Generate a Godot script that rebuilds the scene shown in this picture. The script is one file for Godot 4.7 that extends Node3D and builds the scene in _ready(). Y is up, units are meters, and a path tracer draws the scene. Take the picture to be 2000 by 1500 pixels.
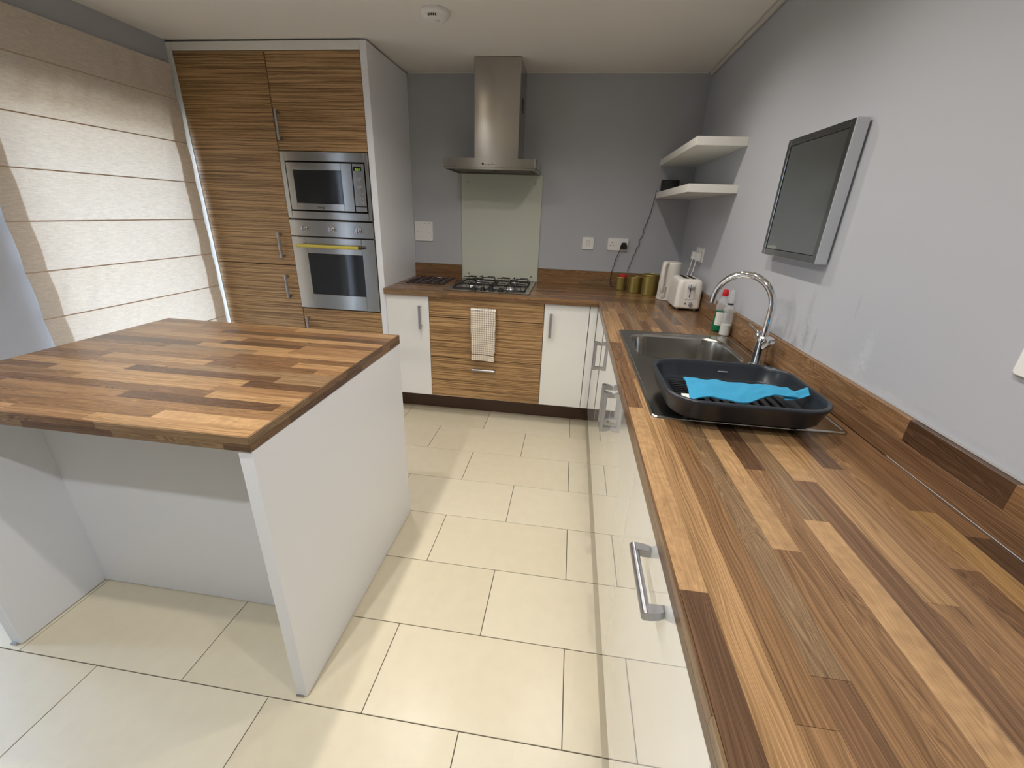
extends Node3D

# ---------------------------------------------------------------- mesh builder
class MB:
	var v := PackedVector3Array()
	var n := PackedVector3Array()
	var t := PackedVector2Array()
	var ix := PackedInt32Array()
	var ul := Vector3.ZERO      # when set, u runs along this direction and v along uw
	var uw := Vector3.ZERO
	var uo := Vector2.ZERO

	func uvof(p: Vector3, m: Vector3) -> Vector2:
		if ul != Vector3.ZERO:
			var w := uw
			if absf(m.dot(uw)) > 0.7:
				w = ul.cross(uw)
			return Vector2(p.dot(ul), p.dot(w)) + uo
		var a := m.abs()
		if a.x >= a.y and a.x >= a.z:
			return Vector2(p.z, -p.y) + uo
		if a.y >= a.z:
			return Vector2(p.x, p.z) + uo
		return Vector2(p.x, -p.y) + uo

	func poly(pts: Array, out: Vector3) -> void:
		var m: Vector3 = (pts[1] - pts[0]).cross(pts[2] - pts[0])
		if m.length() < 1e-14:
			return
		m = m.normalized()
		var q := pts
		if m.dot(out) < 0.0:
			q = pts.duplicate()
			q.reverse()
			m = -m
		var b := v.size()
		for p in q:
			v.append(p)
			n.append(m)
			t.append(uvof(p, m))
		for i in range(1, q.size() - 1):
			ix.append(b)
			ix.append(b + i + 1)
			ix.append(b + i)

	# box between two corners with chamfered edges
	func box(a: Vector3, b: Vector3, c := 0.0) -> void:
		var lo := Vector3(minf(a.x, b.x), minf(a.y, b.y), minf(a.z, b.z))
		var hi := Vector3(maxf(a.x, b.x), maxf(a.y, b.y), maxf(a.z, b.z))
		var mid := (lo + hi) * 0.5
		var h := (hi - lo) * 0.5
		c = minf(c, minf(h.x, minf(h.y, h.z)) * 0.98)
		for ax in 3:
			var e1 := (ax + 1) % 3
			var e2 := (ax + 2) % 3
			for s in [-1.0, 1.0]:
				var pts := []
				for k in [[-1.0, -1.0], [1.0, -1.0], [1.0, 1.0], [-1.0, 1.0]]:
					var p := Vector3.ZERO
					p[ax] = s * h[ax]
					p[e1] = k[0] * (h[e1] - c)
					p[e2] = k[1] * (h[e2] - c)
					pts.append(mid + p)
				var o := Vector3.ZERO
				o[ax] = s
				poly(pts, o)
			if c > 0.0:
				for s1 in [-1.0, 1.0]:
					for s2 in [-1.0, 1.0]:
						var q := []
						for k in [[-1.0, 0], [1.0, 0], [1.0, 1], [-1.0, 1]]:
							var p := Vector3.ZERO
							p[ax] = k[0] * (h[ax] - c)
							p[e1] = s1 * (h[e1] - (c if k[1] == 1 else 0.0))
							p[e2] = s2 * (h[e2] - (0.0 if k[1] == 1 else c))
							q.append(mid + p)
						var o := Vector3.ZERO
						o[e1] = s1
						o[e2] = s2
						poly(q, o)
		if c > 0.0:
			for sx in [-1.0, 1.0]:
				for sy in [-1.0, 1.0]:
					for sz in [-1.0, 1.0]:
						poly([mid + Vector3(sx * (h.x - c), sy * (h.y - c), sz * h.z), mid + Vector3(sx * (h.x - c), sy * h.y, sz * (h.z - c)), mid + Vector3(sx * h.x, sy * (h.y - c), sz * (h.z - c))], Vector3(sx, sy, sz))

	# smooth surface through rows of points; normal = along row x down the rows
	func grid(rows: Array, wrap := false, flip := false, uvs := Vector2.ONE) -> void:
		var nr := rows.size()
		var nc: int = rows[0].size()
		var b := v.size()
		var cols := nc + (1 if wrap else 0)
		for i in nr:
			for j0 in cols:
				var j: int = j0 % nc
				var jn: int = (j + 1) % nc if wrap else mini(j + 1, nc - 1)
				var jp: int = (j - 1 + nc) % nc if wrap else maxi(j - 1, 0)
				var r: Array = rows[i]
				var dj: Vector3 = r[jn] - r[jp]
				var di: Vector3 = rows[mini(i + 1, nr - 1)][j] - rows[maxi(i - 1, 0)][j]
				if dj.length() < 1e-9:
					var k := i + 1 if i < nr - 1 else i - 1
					dj = rows[k][jn] - rows[k][jp]
				var m := dj.cross(di)
				m = m.normalized() if m.length() > 1e-16 else Vector3.UP
				v.append(r[j])
				n.append(-m if flip else m)
				t.append(Vector2(float(j0) / (cols - 1) * uvs.x, float(i) / maxi(nr - 1, 1) * uvs.y) + uo)
		for i in nr - 1:
			for j in cols - 1:
				var p := b + i * cols + j
				var q := [p, p + 1, p + cols + 1, p + cols]
				if flip:
					q = [p, p + cols, p + cols + 1, p + 1]
				for w in [0, 2, 1, 0, 3, 2]:
					ix.append(q[w])

	# surface of revolution; prof = [[radius, height], ...] from bottom to top
	func lathe(c: Vector3, prof: Array, seg := 24, bs := Basis.IDENTITY) -> void:
		# split at repeated points so that hard edges stay hard
		var run := []
		var runs := []
		for k in prof.size():
			if k > 0 and prof[k] == prof[k - 1]:
				runs.append(run)
				run = []
			run.append(prof[k])
		runs.append(run)
		for rn in runs:
			var rows := []
			for p in rn:
				var row := []
				for j in seg:
					var a := TAU * j / seg
					row.append(c + bs * Vector3(cos(a) * p[0], p[1], -sin(a) * p[0]))
				rows.append(row)
			if rows.size() > 1:
				grid(rows, true, true)

	func rod(a: Vector3, b: Vector3, r: float, seg := 12, r2 := -1.0) -> void:
		var d := b - a
		var y := d.normalized()
		var x := y.cross(Vector3.RIGHT if absf(y.x) < 0.8 else Vector3.FORWARD).normalized()
		var q := r if r2 < 0.0 else r2
		lathe(a, [[0.0, 0.0], [r, 0.0], [r, 0.0], [q, d.length()], [q, d.length()], [0.0, d.length()]], seg, Basis(x, y, x.cross(y)))

	func tube(path: Array, r: float, seg := 10, caps := true) -> void:
		var rows := []
		var up := Vector3.ZERO
		for i in path.size():
			var d: Vector3 = (path[mini(i + 1, path.size() - 1)] - path[maxi(i - 1, 0)]).normalized()
			if up == Vector3.ZERO:
				up = d.cross(Vector3.RIGHT if absf(d.x) < 0.8 else Vector3.UP).normalized()
			up = (up - d * up.dot(d)).normalized()
			var s := d.cross(up)
			var row := []
			for j in seg:
				var a := TAU * j / seg
				row.append(path[i] + up * cos(a) * r + s * sin(a) * r)
			rows.append(row)
		grid(rows, true, true)
		if caps:
			var d0: Vector3 = path[0] - path[1]
			var d1: Vector3 = path[-1] - path[-2]
			poly(rows[0], d0)
			poly(rows[-1], d1)

	# prism: outline in the plane of axes e, f; from o to o + d
	func prism(outline: PackedVector2Array, o: Vector3, e: Vector3, f: Vector3, d: Vector3) -> void:
		var tri := Geometry2D.triangulate_polygon(outline)
		for k in range(0, tri.size(), 3):
			var p := []
			for w in 3:
				var q := outline[tri[k + w]]
				p.append(o + e * q.x + f * q.y)
			poly(p, -d)
			poly([p[0] + d, p[1] + d, p[2] + d], d)
		var mid := Vector2.ZERO
		var area := 0.0
		for k in outline.size():
			var a := outline[k]
			var c := outline[(k + 1) % outline.size()]
			area += a.cross(c)
		for k in outline.size():
			var a := outline[k]
			var c := outline[(k + 1) % outline.size()]
			var nn := Vector2(c.y - a.y, a.x - c.x) * signf(area)
			poly([o + e * a.x + f * a.y, o + e * c.x + f * c.y, o + e * c.x + f * c.y + d, o + e * a.x + f * a.y + d], e * nn.x + f * nn.y)

	func mesh(shift: Vector3) -> ArrayMesh:
		var w := PackedVector3Array()
		w.resize(v.size())
		for i in v.size():
			w[i] = v[i] - shift
		var arr := []
		arr.resize(Mesh.ARRAY_MAX)
		arr[Mesh.ARRAY_VERTEX] = w
		arr[Mesh.ARRAY_NORMAL] = n
		arr[Mesh.ARRAY_TEX_UV] = t
		arr[Mesh.ARRAY_INDEX] = ix
		var m := ArrayMesh.new()
		m.add_surface_from_arrays(Mesh.PRIMITIVE_TRIANGLES, arr)
		return m

# ---------------------------------------------------------------- measures (metres)
const H := 2.257          # ceiling
const WY := 0.91          # worktop top
const WT := 0.038         # worktop thickness
const XF := -0.589        # front edge of the worktop along wall_right
const ZF := 0.643         # front edge of the worktop along wall_back
const XD := -0.583        # door faces along wall_right
const ZD := 0.625         # door faces along wall_back
const ZT := 0.6135        # face of the tall cabinets
const XL := -3.22         # wall_left
const ZB := 6.2           # wall behind the camera
const SW := 0.0435        # width of a worktop stave

var M := {}
var taken := {}
var rng := RandomNumberGenerator.new()
var handle_mesh: ArrayMesh

# ---------------------------------------------------------------- naming helpers
func numbered(called: String) -> String:
	if not taken.has(called):
		taken[called] = 0
		return called
	taken[called] += 1
	return "%s_%03d" % [called, taken[called]]

func tag(o: Node, label: String, category: String, group := "") -> void:
	o.set_meta("label", label)
	o.set_meta("category", category)
	if group != "":
		o.set_meta("group", group)

func thing(called: String, at: Vector3, label: String, category: String, group := "") -> Node3D:
	var o := Node3D.new()
	o.name = numbered(called)
	add_child(o)
	o.position = at
	tag(o, label, category, group)
	return o

func put(mb: MB, called: String, mat: Material, parent: Node3D = null) -> MeshInstance3D:
	var o := MeshInstance3D.new()
	var p: Node3D = self if parent == null else parent
	o.name = numbered(called) if parent == null else called
	var shift := Vector3.ZERO if parent == null else parent.global_position
	o.mesh = mb.mesh(shift)
	o.material_override = mat
	p.add_child(o, true)
	return o

func part_box(called: String, a: Vector3, b: Vector3, mat: Material, parent: Node3D, c := 0.001) -> MeshInstance3D:
	var mb := MB.new()
	mb.box(a, b, c)
	return put(mb, called, mat, parent)

func structure(o: Node3D, label := "") -> Node3D:
	o.set_meta("kind", "structure")
	if label != "":
		o.set_meta("label", label)
	return o

# ---------------------------------------------------------------- materials
func flat(r: int, g: int, b: int, rough := 0.5, metal := 0.0) -> StandardMaterial3D:
	var m := StandardMaterial3D.new()
	m.albedo_color = Color8(r, g, b)
	m.roughness = rough
	m.metallic = metal
	return m

func tex(im: Image) -> ImageTexture:
	im.generate_mipmaps()
	return ImageTexture.create_from_image(im)

func noise(sd: int, f: float, oct := 3) -> FastNoiseLite:
	var k := FastNoiseLite.new()
	k.seed = sd
	k.frequency = f
	k.noise_type = FastNoiseLite.TYPE_SIMPLEX_SMOOTH
	k.fractal_octaves = oct
	return k

# grain of a worktop stave: u along 1.2 m, v across 0.174 m (kind 0 straight, 1 wavy, 2 curly figure)
func grain_image(kind: int) -> Image:
	var w := 512
	var h := 256
	var im := Image.create(w, h, false, Image.FORMAT_RGB8)
	var a := noise(10 + kind, 1.0, 2)
	var b := noise(20 + kind, 1.0, 3)
	var c := noise(30 + kind, 1.0, 1)
	for y in h:
		for x in w:
			var an := TAU * x / w
			var cx := cos(an)
			var cy := sin(an)
			var vv := float(y) / h
			var warp := a.get_noise_3d(cx * (0.7 if kind == 0 else 0.4), cy * (0.7 if kind == 0 else 0.4), vv * 5.0) * (0.05 if kind == 0 else 0.16)
			var g := b.get_noise_3d(cx * 0.5, cy * 0.5, (vv + warp) * 60.0)
			var fine := c.get_noise_3d(cx * 1.1, cy * 1.1, vv * 110.0)
			var s := 0.85 + g * 0.28 + fine * 0.08
			if kind == 1:
				var ring := sin((vv + warp * 2.2) * 150.0)
				s += -0.10 * maxf(0.0, ring - 0.25)
			if kind == 2:
				s = 0.90 + g * 0.13 + fine * 0.03
				var curl := a.get_noise_3d(cx * 9.0, cy * 9.0, vv * 5.0)
				s += curl * 0.07
			s = clampf(s, 0.35, 1.0)
			im.set_pixel(x, y, Color(s, pow(s, 1.05), pow(s, 1.10)))
	return im

# zebrano veneer: 1.2 m x 1.2 m, grain along u
func zebrano_image() -> Image:
	var w := 256
	var h := 1024
	var im := Image.create(w, h, false, Image.FORMAT_RGB8)
	var a := noise(71, 1.0, 2)
	var b := noise(72, 1.0, 2)
	var c := noise(73, 1.0, 1)
	for y in h:
		for x in w:
			var an := TAU * x / w
			var vv := float(y) / h
			var cx := cos(an)
			var cy := sin(an)
			var warp := a.get_noise_3d(cx * 1.2, cy * 1.2, vv * 18.0) * 0.0022
			var s1 := b.get_noise_3d(cx * 0.22, cy * 0.22, (vv + warp) * 150.0)
			var s2 := b.get_noise_3d(cx * 0.3 + 9.0, cy * 0.3, (vv + warp) * 310.0)
			var f := c.get_noise_3d(cx * 4.0, cy * 4.0, vv * 500.0)
			var k := clampf(0.58 + s1 * 0.62 + s2 * 0.42 + f * 0.10, 0.0, 1.0)
			k = smoothstep(0.05, 0.95, k)
			im.set_pixel(x, y, Color8(108, 79, 49).lerp(Color8(192, 155, 108), k))
	return im

func linen_image() -> Image:
	var w := 512
	var im := Image.create(w, w, false, Image.FORMAT_RGB8)
	var a := noise(81, 1.0, 2)
	for y in w:
		for x in w:
			var s := 0.93 + 0.07 * a.get_noise_2d(x * 0.035, y * 0.9) + 0.03 * a.get_noise_2d(x * 0.7 + 90.0, y * 0.06)
			s = clampf(s, 0.0, 1.0)
			im.set_pixel(x, y, Color(s, s, s))
	return im

func check_image() -> Image:
	var w := 176
	var h := 384
	var im := Image.create(w, h, false, Image.FORMAT_RGB8)
	for y in h:
		for x in w:
			var k := 0.0
			if x % 16 < 5:
				k += 0.5
			if y % 16 < 5:
				k += 0.5
			var q := Color8(238, 228, 212).lerp(Color8(126, 108, 96), k * 0.85)
			if y > 334 and y < 342:
				q = Color8(112, 90, 78)
			if y > 342 and y % 16 < 5:
				q = q.lerp(Color8(238, 228, 212), 0.35)
			im.set_pixel(x, y, q)
	return im

func speckle(sd: int, size: int, base: Color, amount: float, f: float) -> Image:
	var im := Image.create(size, size, false, Image.FORMAT_RGB8)
	var a := noise(sd, f, 3)
	for y in size:
		for x in size:
			var s := a.get_noise_2d(x, y) * amount
			im.set_pixel(x, y, Color(base.r + s, base.g + s, base.b + s * 1.1))
	return im

# paint of wall_right: 6.2 m x 2.257 m with the scuffs above the sink and the filler patches
func scuffed_wall_image() -> Image:
	var w := 1536
	var h := 560
	var base := Color8(182, 185, 191)
	var im := Image.create(w, h, false, Image.FORMAT_RGB8)
	im.fill(base)
	var a := noise(91, 0.25, 3)
	# z, y, half width, half height, strength, colour
	var marks := [
		[1.84, 1.14, 0.014, 0.07, 0.35, Color8(120, 112, 116)], [1.80, 1.05, 0.030, 0.05, 0.30, Color8(130, 132, 138)],
		[1.86, 1.055, 0.016, 0.045, 0.55, Color8(92, 94, 98)], [1.91, 1.06, 0.007, 0.035, 0.5, Color8(96, 98, 104)],
		[1.72, 1.09, 0.03, 0.05, 0.25, Color8(140, 140, 142)], [2.06, 1.20, 0.006, 0.03, 0.4, Color8(130, 132, 140)],
		[2.15, 1.10, 0.02, 0.05, 0.45, Color8(236, 238, 244)], [2.13, 1.05, 0.03, 0.03, 0.4, Color8(232, 236, 242)],
		[2.38, 1.035, 0.03, 0.006, 0.5, Color8(160, 162, 168)], [2.52, 1.03, 0.05, 0.005, 0.5, Color8(165, 167, 172)],
		[2.27, 1.03, 0.05, 0.006, 0.45, Color8(230, 230, 228)], [2.44, 1.04, 0.02, 0.01, 0.4, Color8(176, 178, 184)],
	]
	for m in marks:
		var x0 := int((m[0] - m[2] * 1.6) / 6.2 * w)
		var x1 := int((m[0] + m[2] * 1.6) / 6.2 * w) + 1
		var y0 := int((1.0 - (m[1] + m[3] * 1.6) / H) * h)
		var y1 := int((1.0 - (m[1] - m[3] * 1.6) / H) * h) + 1
		for y in range(maxi(y0, 0), mini(y1, h)):
			for x in range(maxi(x0, 0), mini(x1, w)):
				var dz: float = ((float(x) + 0.5) / w * 6.2 - m[0]) / m[2]
				var dy: float = ((1.0 - (float(y) + 0.5) / h) * H - m[1]) / m[3]
				var d := sqrt(dz * dz + dy * dy) + a.get_noise_2d(x, y) * 0.9
				var k: float = clampf(1.3 - d, 0.0, 1.0) * m[4] * 0.38
				im.set_pixel(x, y, im.get_pixel(x, y).lerp(m[5], k))
	return im

func make_materials() -> void:
	var nt := NoiseTexture2D.new()
	nt.width = 256
	nt.height = 256
	nt.seamless = true
	nt.as_normal_map = true
	nt.bump_strength = 1.2
	nt.noise = noise(5, 0.06, 3)
	M.wall = flat(182, 185, 191, 0.88)
	M.wall.normal_enabled = true
	M.wall.normal_texture = nt
	M.wall.normal_scale = 0.25
	M.wall.uv1_triplanar = true
	M.wall.uv1_world_triplanar = true
	M.wall.uv1_scale = Vector3(3, 3, 3)
	M.scuffed = flat(255, 255, 255, 0.88)
	M.scuffed.albedo_texture = tex(scuffed_wall_image())
	M.ceiling = flat(238, 235, 229, 0.95)
	M.gloss = flat(236, 236, 233, 0.03)
	M.gloss.metallic_specular = 0.68
	M.gloss.clearcoat_enabled = true
	M.gloss.clearcoat = 1.0
	M.gloss.clearcoat_roughness = 0.01
	M.panel = flat(236, 238, 243, 0.32)
	M.edging = flat(232, 231, 224, 0.4)
	M.carcass = flat(225, 225, 225, 0.6)
	M.plinth = flat(80, 57, 43, 0.45)
	M.zebrano = flat(255, 255, 255, 0.42)
	M.zebrano.albedo_texture = tex(zebrano_image())
	M.zebrano.uv1_scale = Vector3(1 / 1.2, 1 / 1.2, 1)
	M.grout = flat(84, 78, 69, 0.9)
	M.tiles = []
	for k in 3:
		var c: Color = [Color8(223, 213, 188), Color8(220, 210, 184), Color8(225, 216, 192)][k]
		var m := flat(255, 255, 255, 0.3)
		m.albedo_texture = tex(speckle(40 + k, 256, c, 0.012, 0.03))
		m.uv1_scale = Vector3(1.6, 1.6, 1)
		m.metallic_specular = 0.5
		M.tiles.append(m)
	var grains := []
	for k in 3:
		grains.append(tex(grain_image(k)))
	M.wood = {}
	var tones := {"g": [188, 149, 105], "G": [194, 156, 112], "y": [178, 140, 92], "t": [166, 128, 90], "T": [155, 126, 94], "b": [139, 105, 75], "d": [113, 85, 63], "r": [152, 116, 80], "D": [100, 74, 54]}
	for key in tones:
		var q: Array = tones[key]
		for k in 3:
			if key == "G" and k != 2 or key != "G" and k == 2:
				continue
			var m := flat(q[0], q[1], q[2], 0.27)
			m.albedo_texture = grains[k]
			m.uv1_scale = Vector3(1 / 1.2, 1 / 0.174, 1)
			M.wood[key + str(k)] = m
	M.steel = flat(178, 175, 170, 0.2, 1.0)
	M.steel.anisotropy_enabled = true
	M.steel.anisotropy = -0.8
	M.steel_sink = flat(186, 184, 178, 0.22, 1.0)
	M.steel_dark = flat(90, 86, 84, 0.35, 1.0)
	M.chrome = flat(228, 229, 232, 0.07, 1.0)
	M.nickel = flat(176, 177, 181, 0.3, 1.0)
	M.black = flat(20, 20, 21, 0.45)
	M.black_gloss = flat(16, 17, 18, 0.08)
	M.void_black = flat(8, 8, 8, 0.9)
	M.oven_glass = flat(34, 36, 38, 0.06)
	M.plastic_white = flat(238, 238, 236, 0.35)
	M.plastic_grey = flat(150, 150, 152, 0.4)
	M.cream = flat(232, 228, 220, 0.3)
	M.tray = flat(40, 45, 52, 0.28)
	M.tray_dark = flat(24, 26, 29, 0.4)
	M.blue_cloth = flat(54, 150, 192, 0.95)
	M.blue_cloth.normal_enabled = true
	M.blue_cloth.normal_texture = nt
	M.blue_cloth.normal_scale = 0.8
	M.blue_cloth.uv1_triplanar = true
	M.blue_cloth.uv1_scale = Vector3(22, 22, 22)
	M.olive = flat(168, 152, 88, 0.32, 0.75)
	M.yellow = flat(208, 194, 92, 0.45)
	M.red = flat(196, 20, 32, 0.35)
	M.sealant = flat(160, 158, 156, 0.5)
	M.mirror = flat(206, 214, 212, 0.02, 1.0)
	M.aluminium = flat(205, 208, 212, 0.4, 0.6)
	M.glass_splash = flat(203, 207, 194, 0.06)
	M.pane = flat(235, 245, 248, 0.02)
	M.pane.transparency = BaseMaterial3D.TRANSPARENCY_ALPHA
	M.pane.albedo_color.a = 0.08
	M.clear_plastic = flat(225, 230, 232, 0.05)
	M.clear_plastic.transparency = BaseMaterial3D.TRANSPARENCY_ALPHA
	M.clear_plastic.albedo_color.a = 0.28
	M.green_soap = flat(14, 110, 70, 0.08)
	M.label_white = flat(226, 228, 222, 0.5)
	M.linen = flat(244, 234, 222, 0.95)
	M.linen.albedo_texture = tex(linen_image())
	M.linen.backlight_enabled = true
	M.linen.backlight = Color(0.66, 0.64, 0.60)
	M.linen_hem = flat(196, 172, 150, 0.95)
	M.check = flat(255, 255, 255, 0.95)
	M.check.albedo_texture = tex(check_image())
	M.mat_dark = flat(52, 40, 38, 0.8)
	M.mat_grey = flat(92, 84, 88, 0.8)
	M.trunking = flat(204, 200, 192, 0.5)
	M.bevel = flat(172, 178, 178, 0.12, 1.0)
	M.upvc = flat(240, 241, 243, 0.3)
	M.lens = flat(255, 250, 240, 0.3)
	M.lens.emission_enabled = true
	M.lens.emission = Color(1.0, 0.93, 0.82)
	M.lens.emission_energy_multiplier = 30.0
	M.digits = flat(150, 200, 40, 0.5)
	M.digits.emission_enabled = true
	M.digits.emission = Color(0.55, 0.75, 0.12)
	M.digits.emission_energy_multiplier = 0.8

# ---------------------------------------------------------------- start
func _ready() -> void:
	rng.seed = 20240611
	set_camera_and_light()
	make_materials()
	build_handle()
	build_room()
	build_downlights()
	build_tall_cabinets()
	build_appliances()
	build_back_run()
	build_right_run()
	build_worktops()
	build_island()
	build_blind()
	build_hood_and_hob()
	build_sink()
	build_wall_things()
	build_counter_things()
	build_small_things()

func set_camera_and_light() -> void:
	var cam := Camera3D.new()
	cam.name = "camera"
	add_child(cam)
	cam.transform = Transform3D(Basis(Vector3(0.98987028, 0.0352417, -0.13753128), Vector3(-0.08417997, 0.92574438, -0.36866118), Vector3(0.11432656, 0.37650413, 0.9193335)), Vector3(-0.777736, 1.399285, 3.310447))
	cam.fov = rad_to_deg(2.0 * atan(750.0 / 822.2459))
	cam.near = 0.02
	cam.current = true
	var sky_mat := ProceduralSkyMaterial.new()
	sky_mat.sky_top_color = Color(0.62, 0.73, 0.88)
	sky_mat.sky_horizon_color = Color(0.90, 0.94, 1.0)
	sky_mat.ground_horizon_color = Color(0.62, 0.64, 0.64)
	sky_mat.ground_bottom_color = Color(0.42, 0.42, 0.40)
	sky_mat.energy_multiplier = 17.0
	var sky := Sky.new()
	sky.sky_material = sky_mat
	var env := Environment.new()
	env.background_mode = Environment.BG_SKY
	env.sky = sky
	env.tonemap_mode = Environment.TONE_MAPPER_LINEAR
	env.tonemap_exposure = 1.0
	env.sdfgi_enabled = true
	env.ssao_enabled = true
	env.ssil_enabled = true
	var we := WorldEnvironment.new()
	we.name = "environment"
	we.environment = env
	add_child(we)

const WARM := Color(1.0, 0.975, 0.945)
const COOL := Color(0.98, 0.99, 1.0)
const DOWNLIGHTS := [
	[-0.66, 1.22, "above the sink corner by the floating shelves", 0.58, WARM], [-0.66, 2.05, "above the drainer side of the sink", 0.58, WARM], [-0.66, 2.89, "above the near end of the long worktop", 0.58, WARM],
	[-1.63, 1.46, "between the hob and the island", 0.66, WARM], [-1.63, 2.18, "straight above the island edge", 0.66, WARM], [-1.63, 2.89, "over the open knee space of the island", 0.66, WARM],
	[-1.60, 3.52, "behind the camera over the dining end", 1.55, COOL],
]

func build_downlights() -> void:
	for d in DOWNLIGHTS:
		var c := Vector3(d[0], H, d[1])
		var o := thing("downlight", c, "round white ceiling downlight " + d[2], "downlight", "ceiling downlights")
		var r := MB.new()
		r.lathe(c, [[0.030, -0.004], [0.034, -0.007], [0.043, -0.006], [0.046, -0.001], [0.046, 0.0]], 24)
		put(r, "trim_ring", M.plastic_white, o)
		var g := MB.new()
		g.lathe(c, [[0.0, -0.003], [0.030, -0.003]], 24)
		put(g, "lens", M.lens, o)
		var l := SpotLight3D.new()
		l.name = "downlight_lamp"
		l.light_energy = d[3]
		l.light_color = d[4]
		l.light_size = 0.022
		l.spot_angle = 78.0
		l.spot_angle_attenuation = 1.0
		l.spot_range = 12.0
		l.spot_attenuation = 2.0
		l.shadow_enabled = true
		o.add_child(l)
		l.position = Vector3(0, -0.03, 0)
		l.rotation_degrees = Vector3(-90, 0, 0)

# ---------------------------------------------------------------- room
func build_room() -> void:
	var mb := MB.new()
	mb.box(Vector3(XL - 0.3, -0.15, -0.3), Vector3(0.3, -0.003, ZB + 0.3))
	var fl := put(mb, "floor", M.grout)
	structure(fl, "cream tiled floor with dark grout")
	# 600 x 300 tiles in half bond
	var gap := 0.0014
	var tx := -0.6874
	var tz := 0.7641
	var tp := 0.3026
	var tw := 0.5974
	for k in range(-1, 18):
		var z0 := tz + (k - 1) * tp
		var z1 := z0 + tp
		var first := tx - 5 * tw + (0.0 if k % 2 == 0 else tw * 0.5)
		for j in range(0, 7):
			var x0 := maxf(first + j * tw, XL)
			var x1 := minf(first + (j + 1) * tw, 0.0)
			if x1 - x0 < 0.02 or z1 < 0.3:
				continue
			var t := MB.new()
			t.uo = Vector2(rng.randf(), rng.randf())
			t.box(Vector3(x0 + gap, -0.012, z0 + gap), Vector3(x1 - gap, 0.0, z1 - gap), 0.0008)
			put(t, "tile", M.tiles[rng.randi() % 3], fl)
	mb = MB.new()
	mb.box(Vector3(XL - 0.3, H, -0.3), Vector3(0.3, H + 0.15, ZB + 0.3))
	structure(put(mb, "ceiling", M.ceiling), "plain off-white ceiling")
	mb = MB.new()
	mb.box(Vector3(XL - 0.3, -0.15, -0.2), Vector3(0.3, H + 0.15, 0.0))
	structure(put(mb, "wall_back", M.wall), "lilac grey painted wall behind the hob")
	mb = MB.new()
	mb.box(Vector3(XL - 0.3, -0.15, ZB), Vector3(0.3, H + 0.15, ZB + 0.2))
	structure(put(mb, "wall_front", M.wall), "painted wall behind the camera")
	mb = MB.new()
	mb.box(Vector3(0.004, -0.15, 0.0), Vector3(0.2, H + 0.15, ZB))
	var wr := put(mb, "wall_right", M.wall)
	structure(wr, "lilac grey painted wall along the sink worktop")
	var face := MB.new()
	var b := 0
	for q in [[0.0, 0.0], [ZB, 0.0], [ZB, 1.0], [0.0, 1.0]]:
		face.v.append(Vector3(0.0, q[1] * H, q[0]))
		face.n.append(Vector3(-1, 0, 0))
		face.t.append(Vector2(q[0] / ZB, 1.0 - q[1]))
	face.ix = PackedInt32Array([0, 2, 1, 0, 3, 2])
	face.box(Vector3(0.0005, 0, 0), Vector3(0.004, H, ZB))
	put(face, "paint_coat", M.scuffed, wr)
	# left wall with a window behind the blind and a glazed patio door nearer the camera
	var x0 := XL - 0.25
	mb = MB.new()
	var wz0 := 0.648
	var wz1 := 1.655
	var wy0 := 0.30
	var wy1 := 1.86
	var pz0 := 2.30
	var pz1 := 2.8
	var py1 := 2.06
	mb.box(Vector3(x0, -0.15, 0.0), Vector3(XL, H + 0.1, wz0))
	mb.box(Vector3(x0, -0.15, wz0), Vector3(XL, wy0, wz1))
	mb.box(Vector3(x0, wy1, wz0), Vector3(XL, H + 0.1, wz1))
	mb.box(Vector3(x0, -0.15, wz1), Vector3(XL, H + 0.1, pz0))
	mb.box(Vector3(x0, py1, pz0), Vector3(XL, H + 0.1, pz1))
	mb.box(Vector3(x0, -0.15, pz1), Vector3(XL, H + 0.1, ZB))
	structure(put(mb, "wall_left", M.wall), "painted wall with the blind and window")
	var win := MB.new()
	frame_bars(win, XL - 0.17, XL - 0.11, wy0, wy1, wz0, wz1, 0.055)
	var wf := put(win, "window_1", M.upvc)
	structure(wf, "white framed window behind the roman blind")
	part_box("pane", Vector3(XL - 0.145, wy0 + 0.05, wz0 + 0.05), Vector3(XL - 0.135, wy1 - 0.05, wz1 - 0.05), M.pane, wf, 0.0)
	part_box("window_sill", Vector3(XL - 0.11, wy0 - 0.0, wz0), Vector3(XL, wy0 + 0.02, wz1), M.upvc, wf)
	var pd := MB.new()
	frame_bars(pd, XL - 0.17, XL - 0.10, 0.0, py1, pz0, pz1, 0.07)
	pd.box(Vector3(XL - 0.17, 0.0, (pz0 + pz1) / 2 - 0.06), Vector3(XL - 0.10, py1, (pz0 + pz1) / 2 + 0.06), 0.003)
	var pf := put(pd, "door_1", M.upvc)
	structure(pf, "glazed white patio door beside the dining end")
	for k in 2:
		var a := pz0 + 0.06 if k == 0 else (pz0 + pz1) / 2 + 0.05
		part_box("pane", Vector3(XL - 0.14, 0.06, a), Vector3(XL - 0.13, py1 - 0.06, a + (pz1 - pz0) / 2 - 0.11), M.pane, pf, 0.0)
	# slim white trunking where wall_right meets the ceiling
	mb = MB.new()
	mb.box(Vector3(-0.022, H - 0.024, 0.03), Vector3(0.0, H - 0.002, ZB), 0.006)
	structure(put(mb, "trim_1", M.trunking), "slim white cable trunking under the ceiling edge")
	mb = MB.new()
	mb.box(Vector3(-1.985, H - 0.006, 0.0), Vector3(-0.024, H - 0.0005, 0.005), 0.001)
	structure(put(mb, "trim_2", M.edging), "thin white filler line under the ceiling on the back wall")

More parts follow.
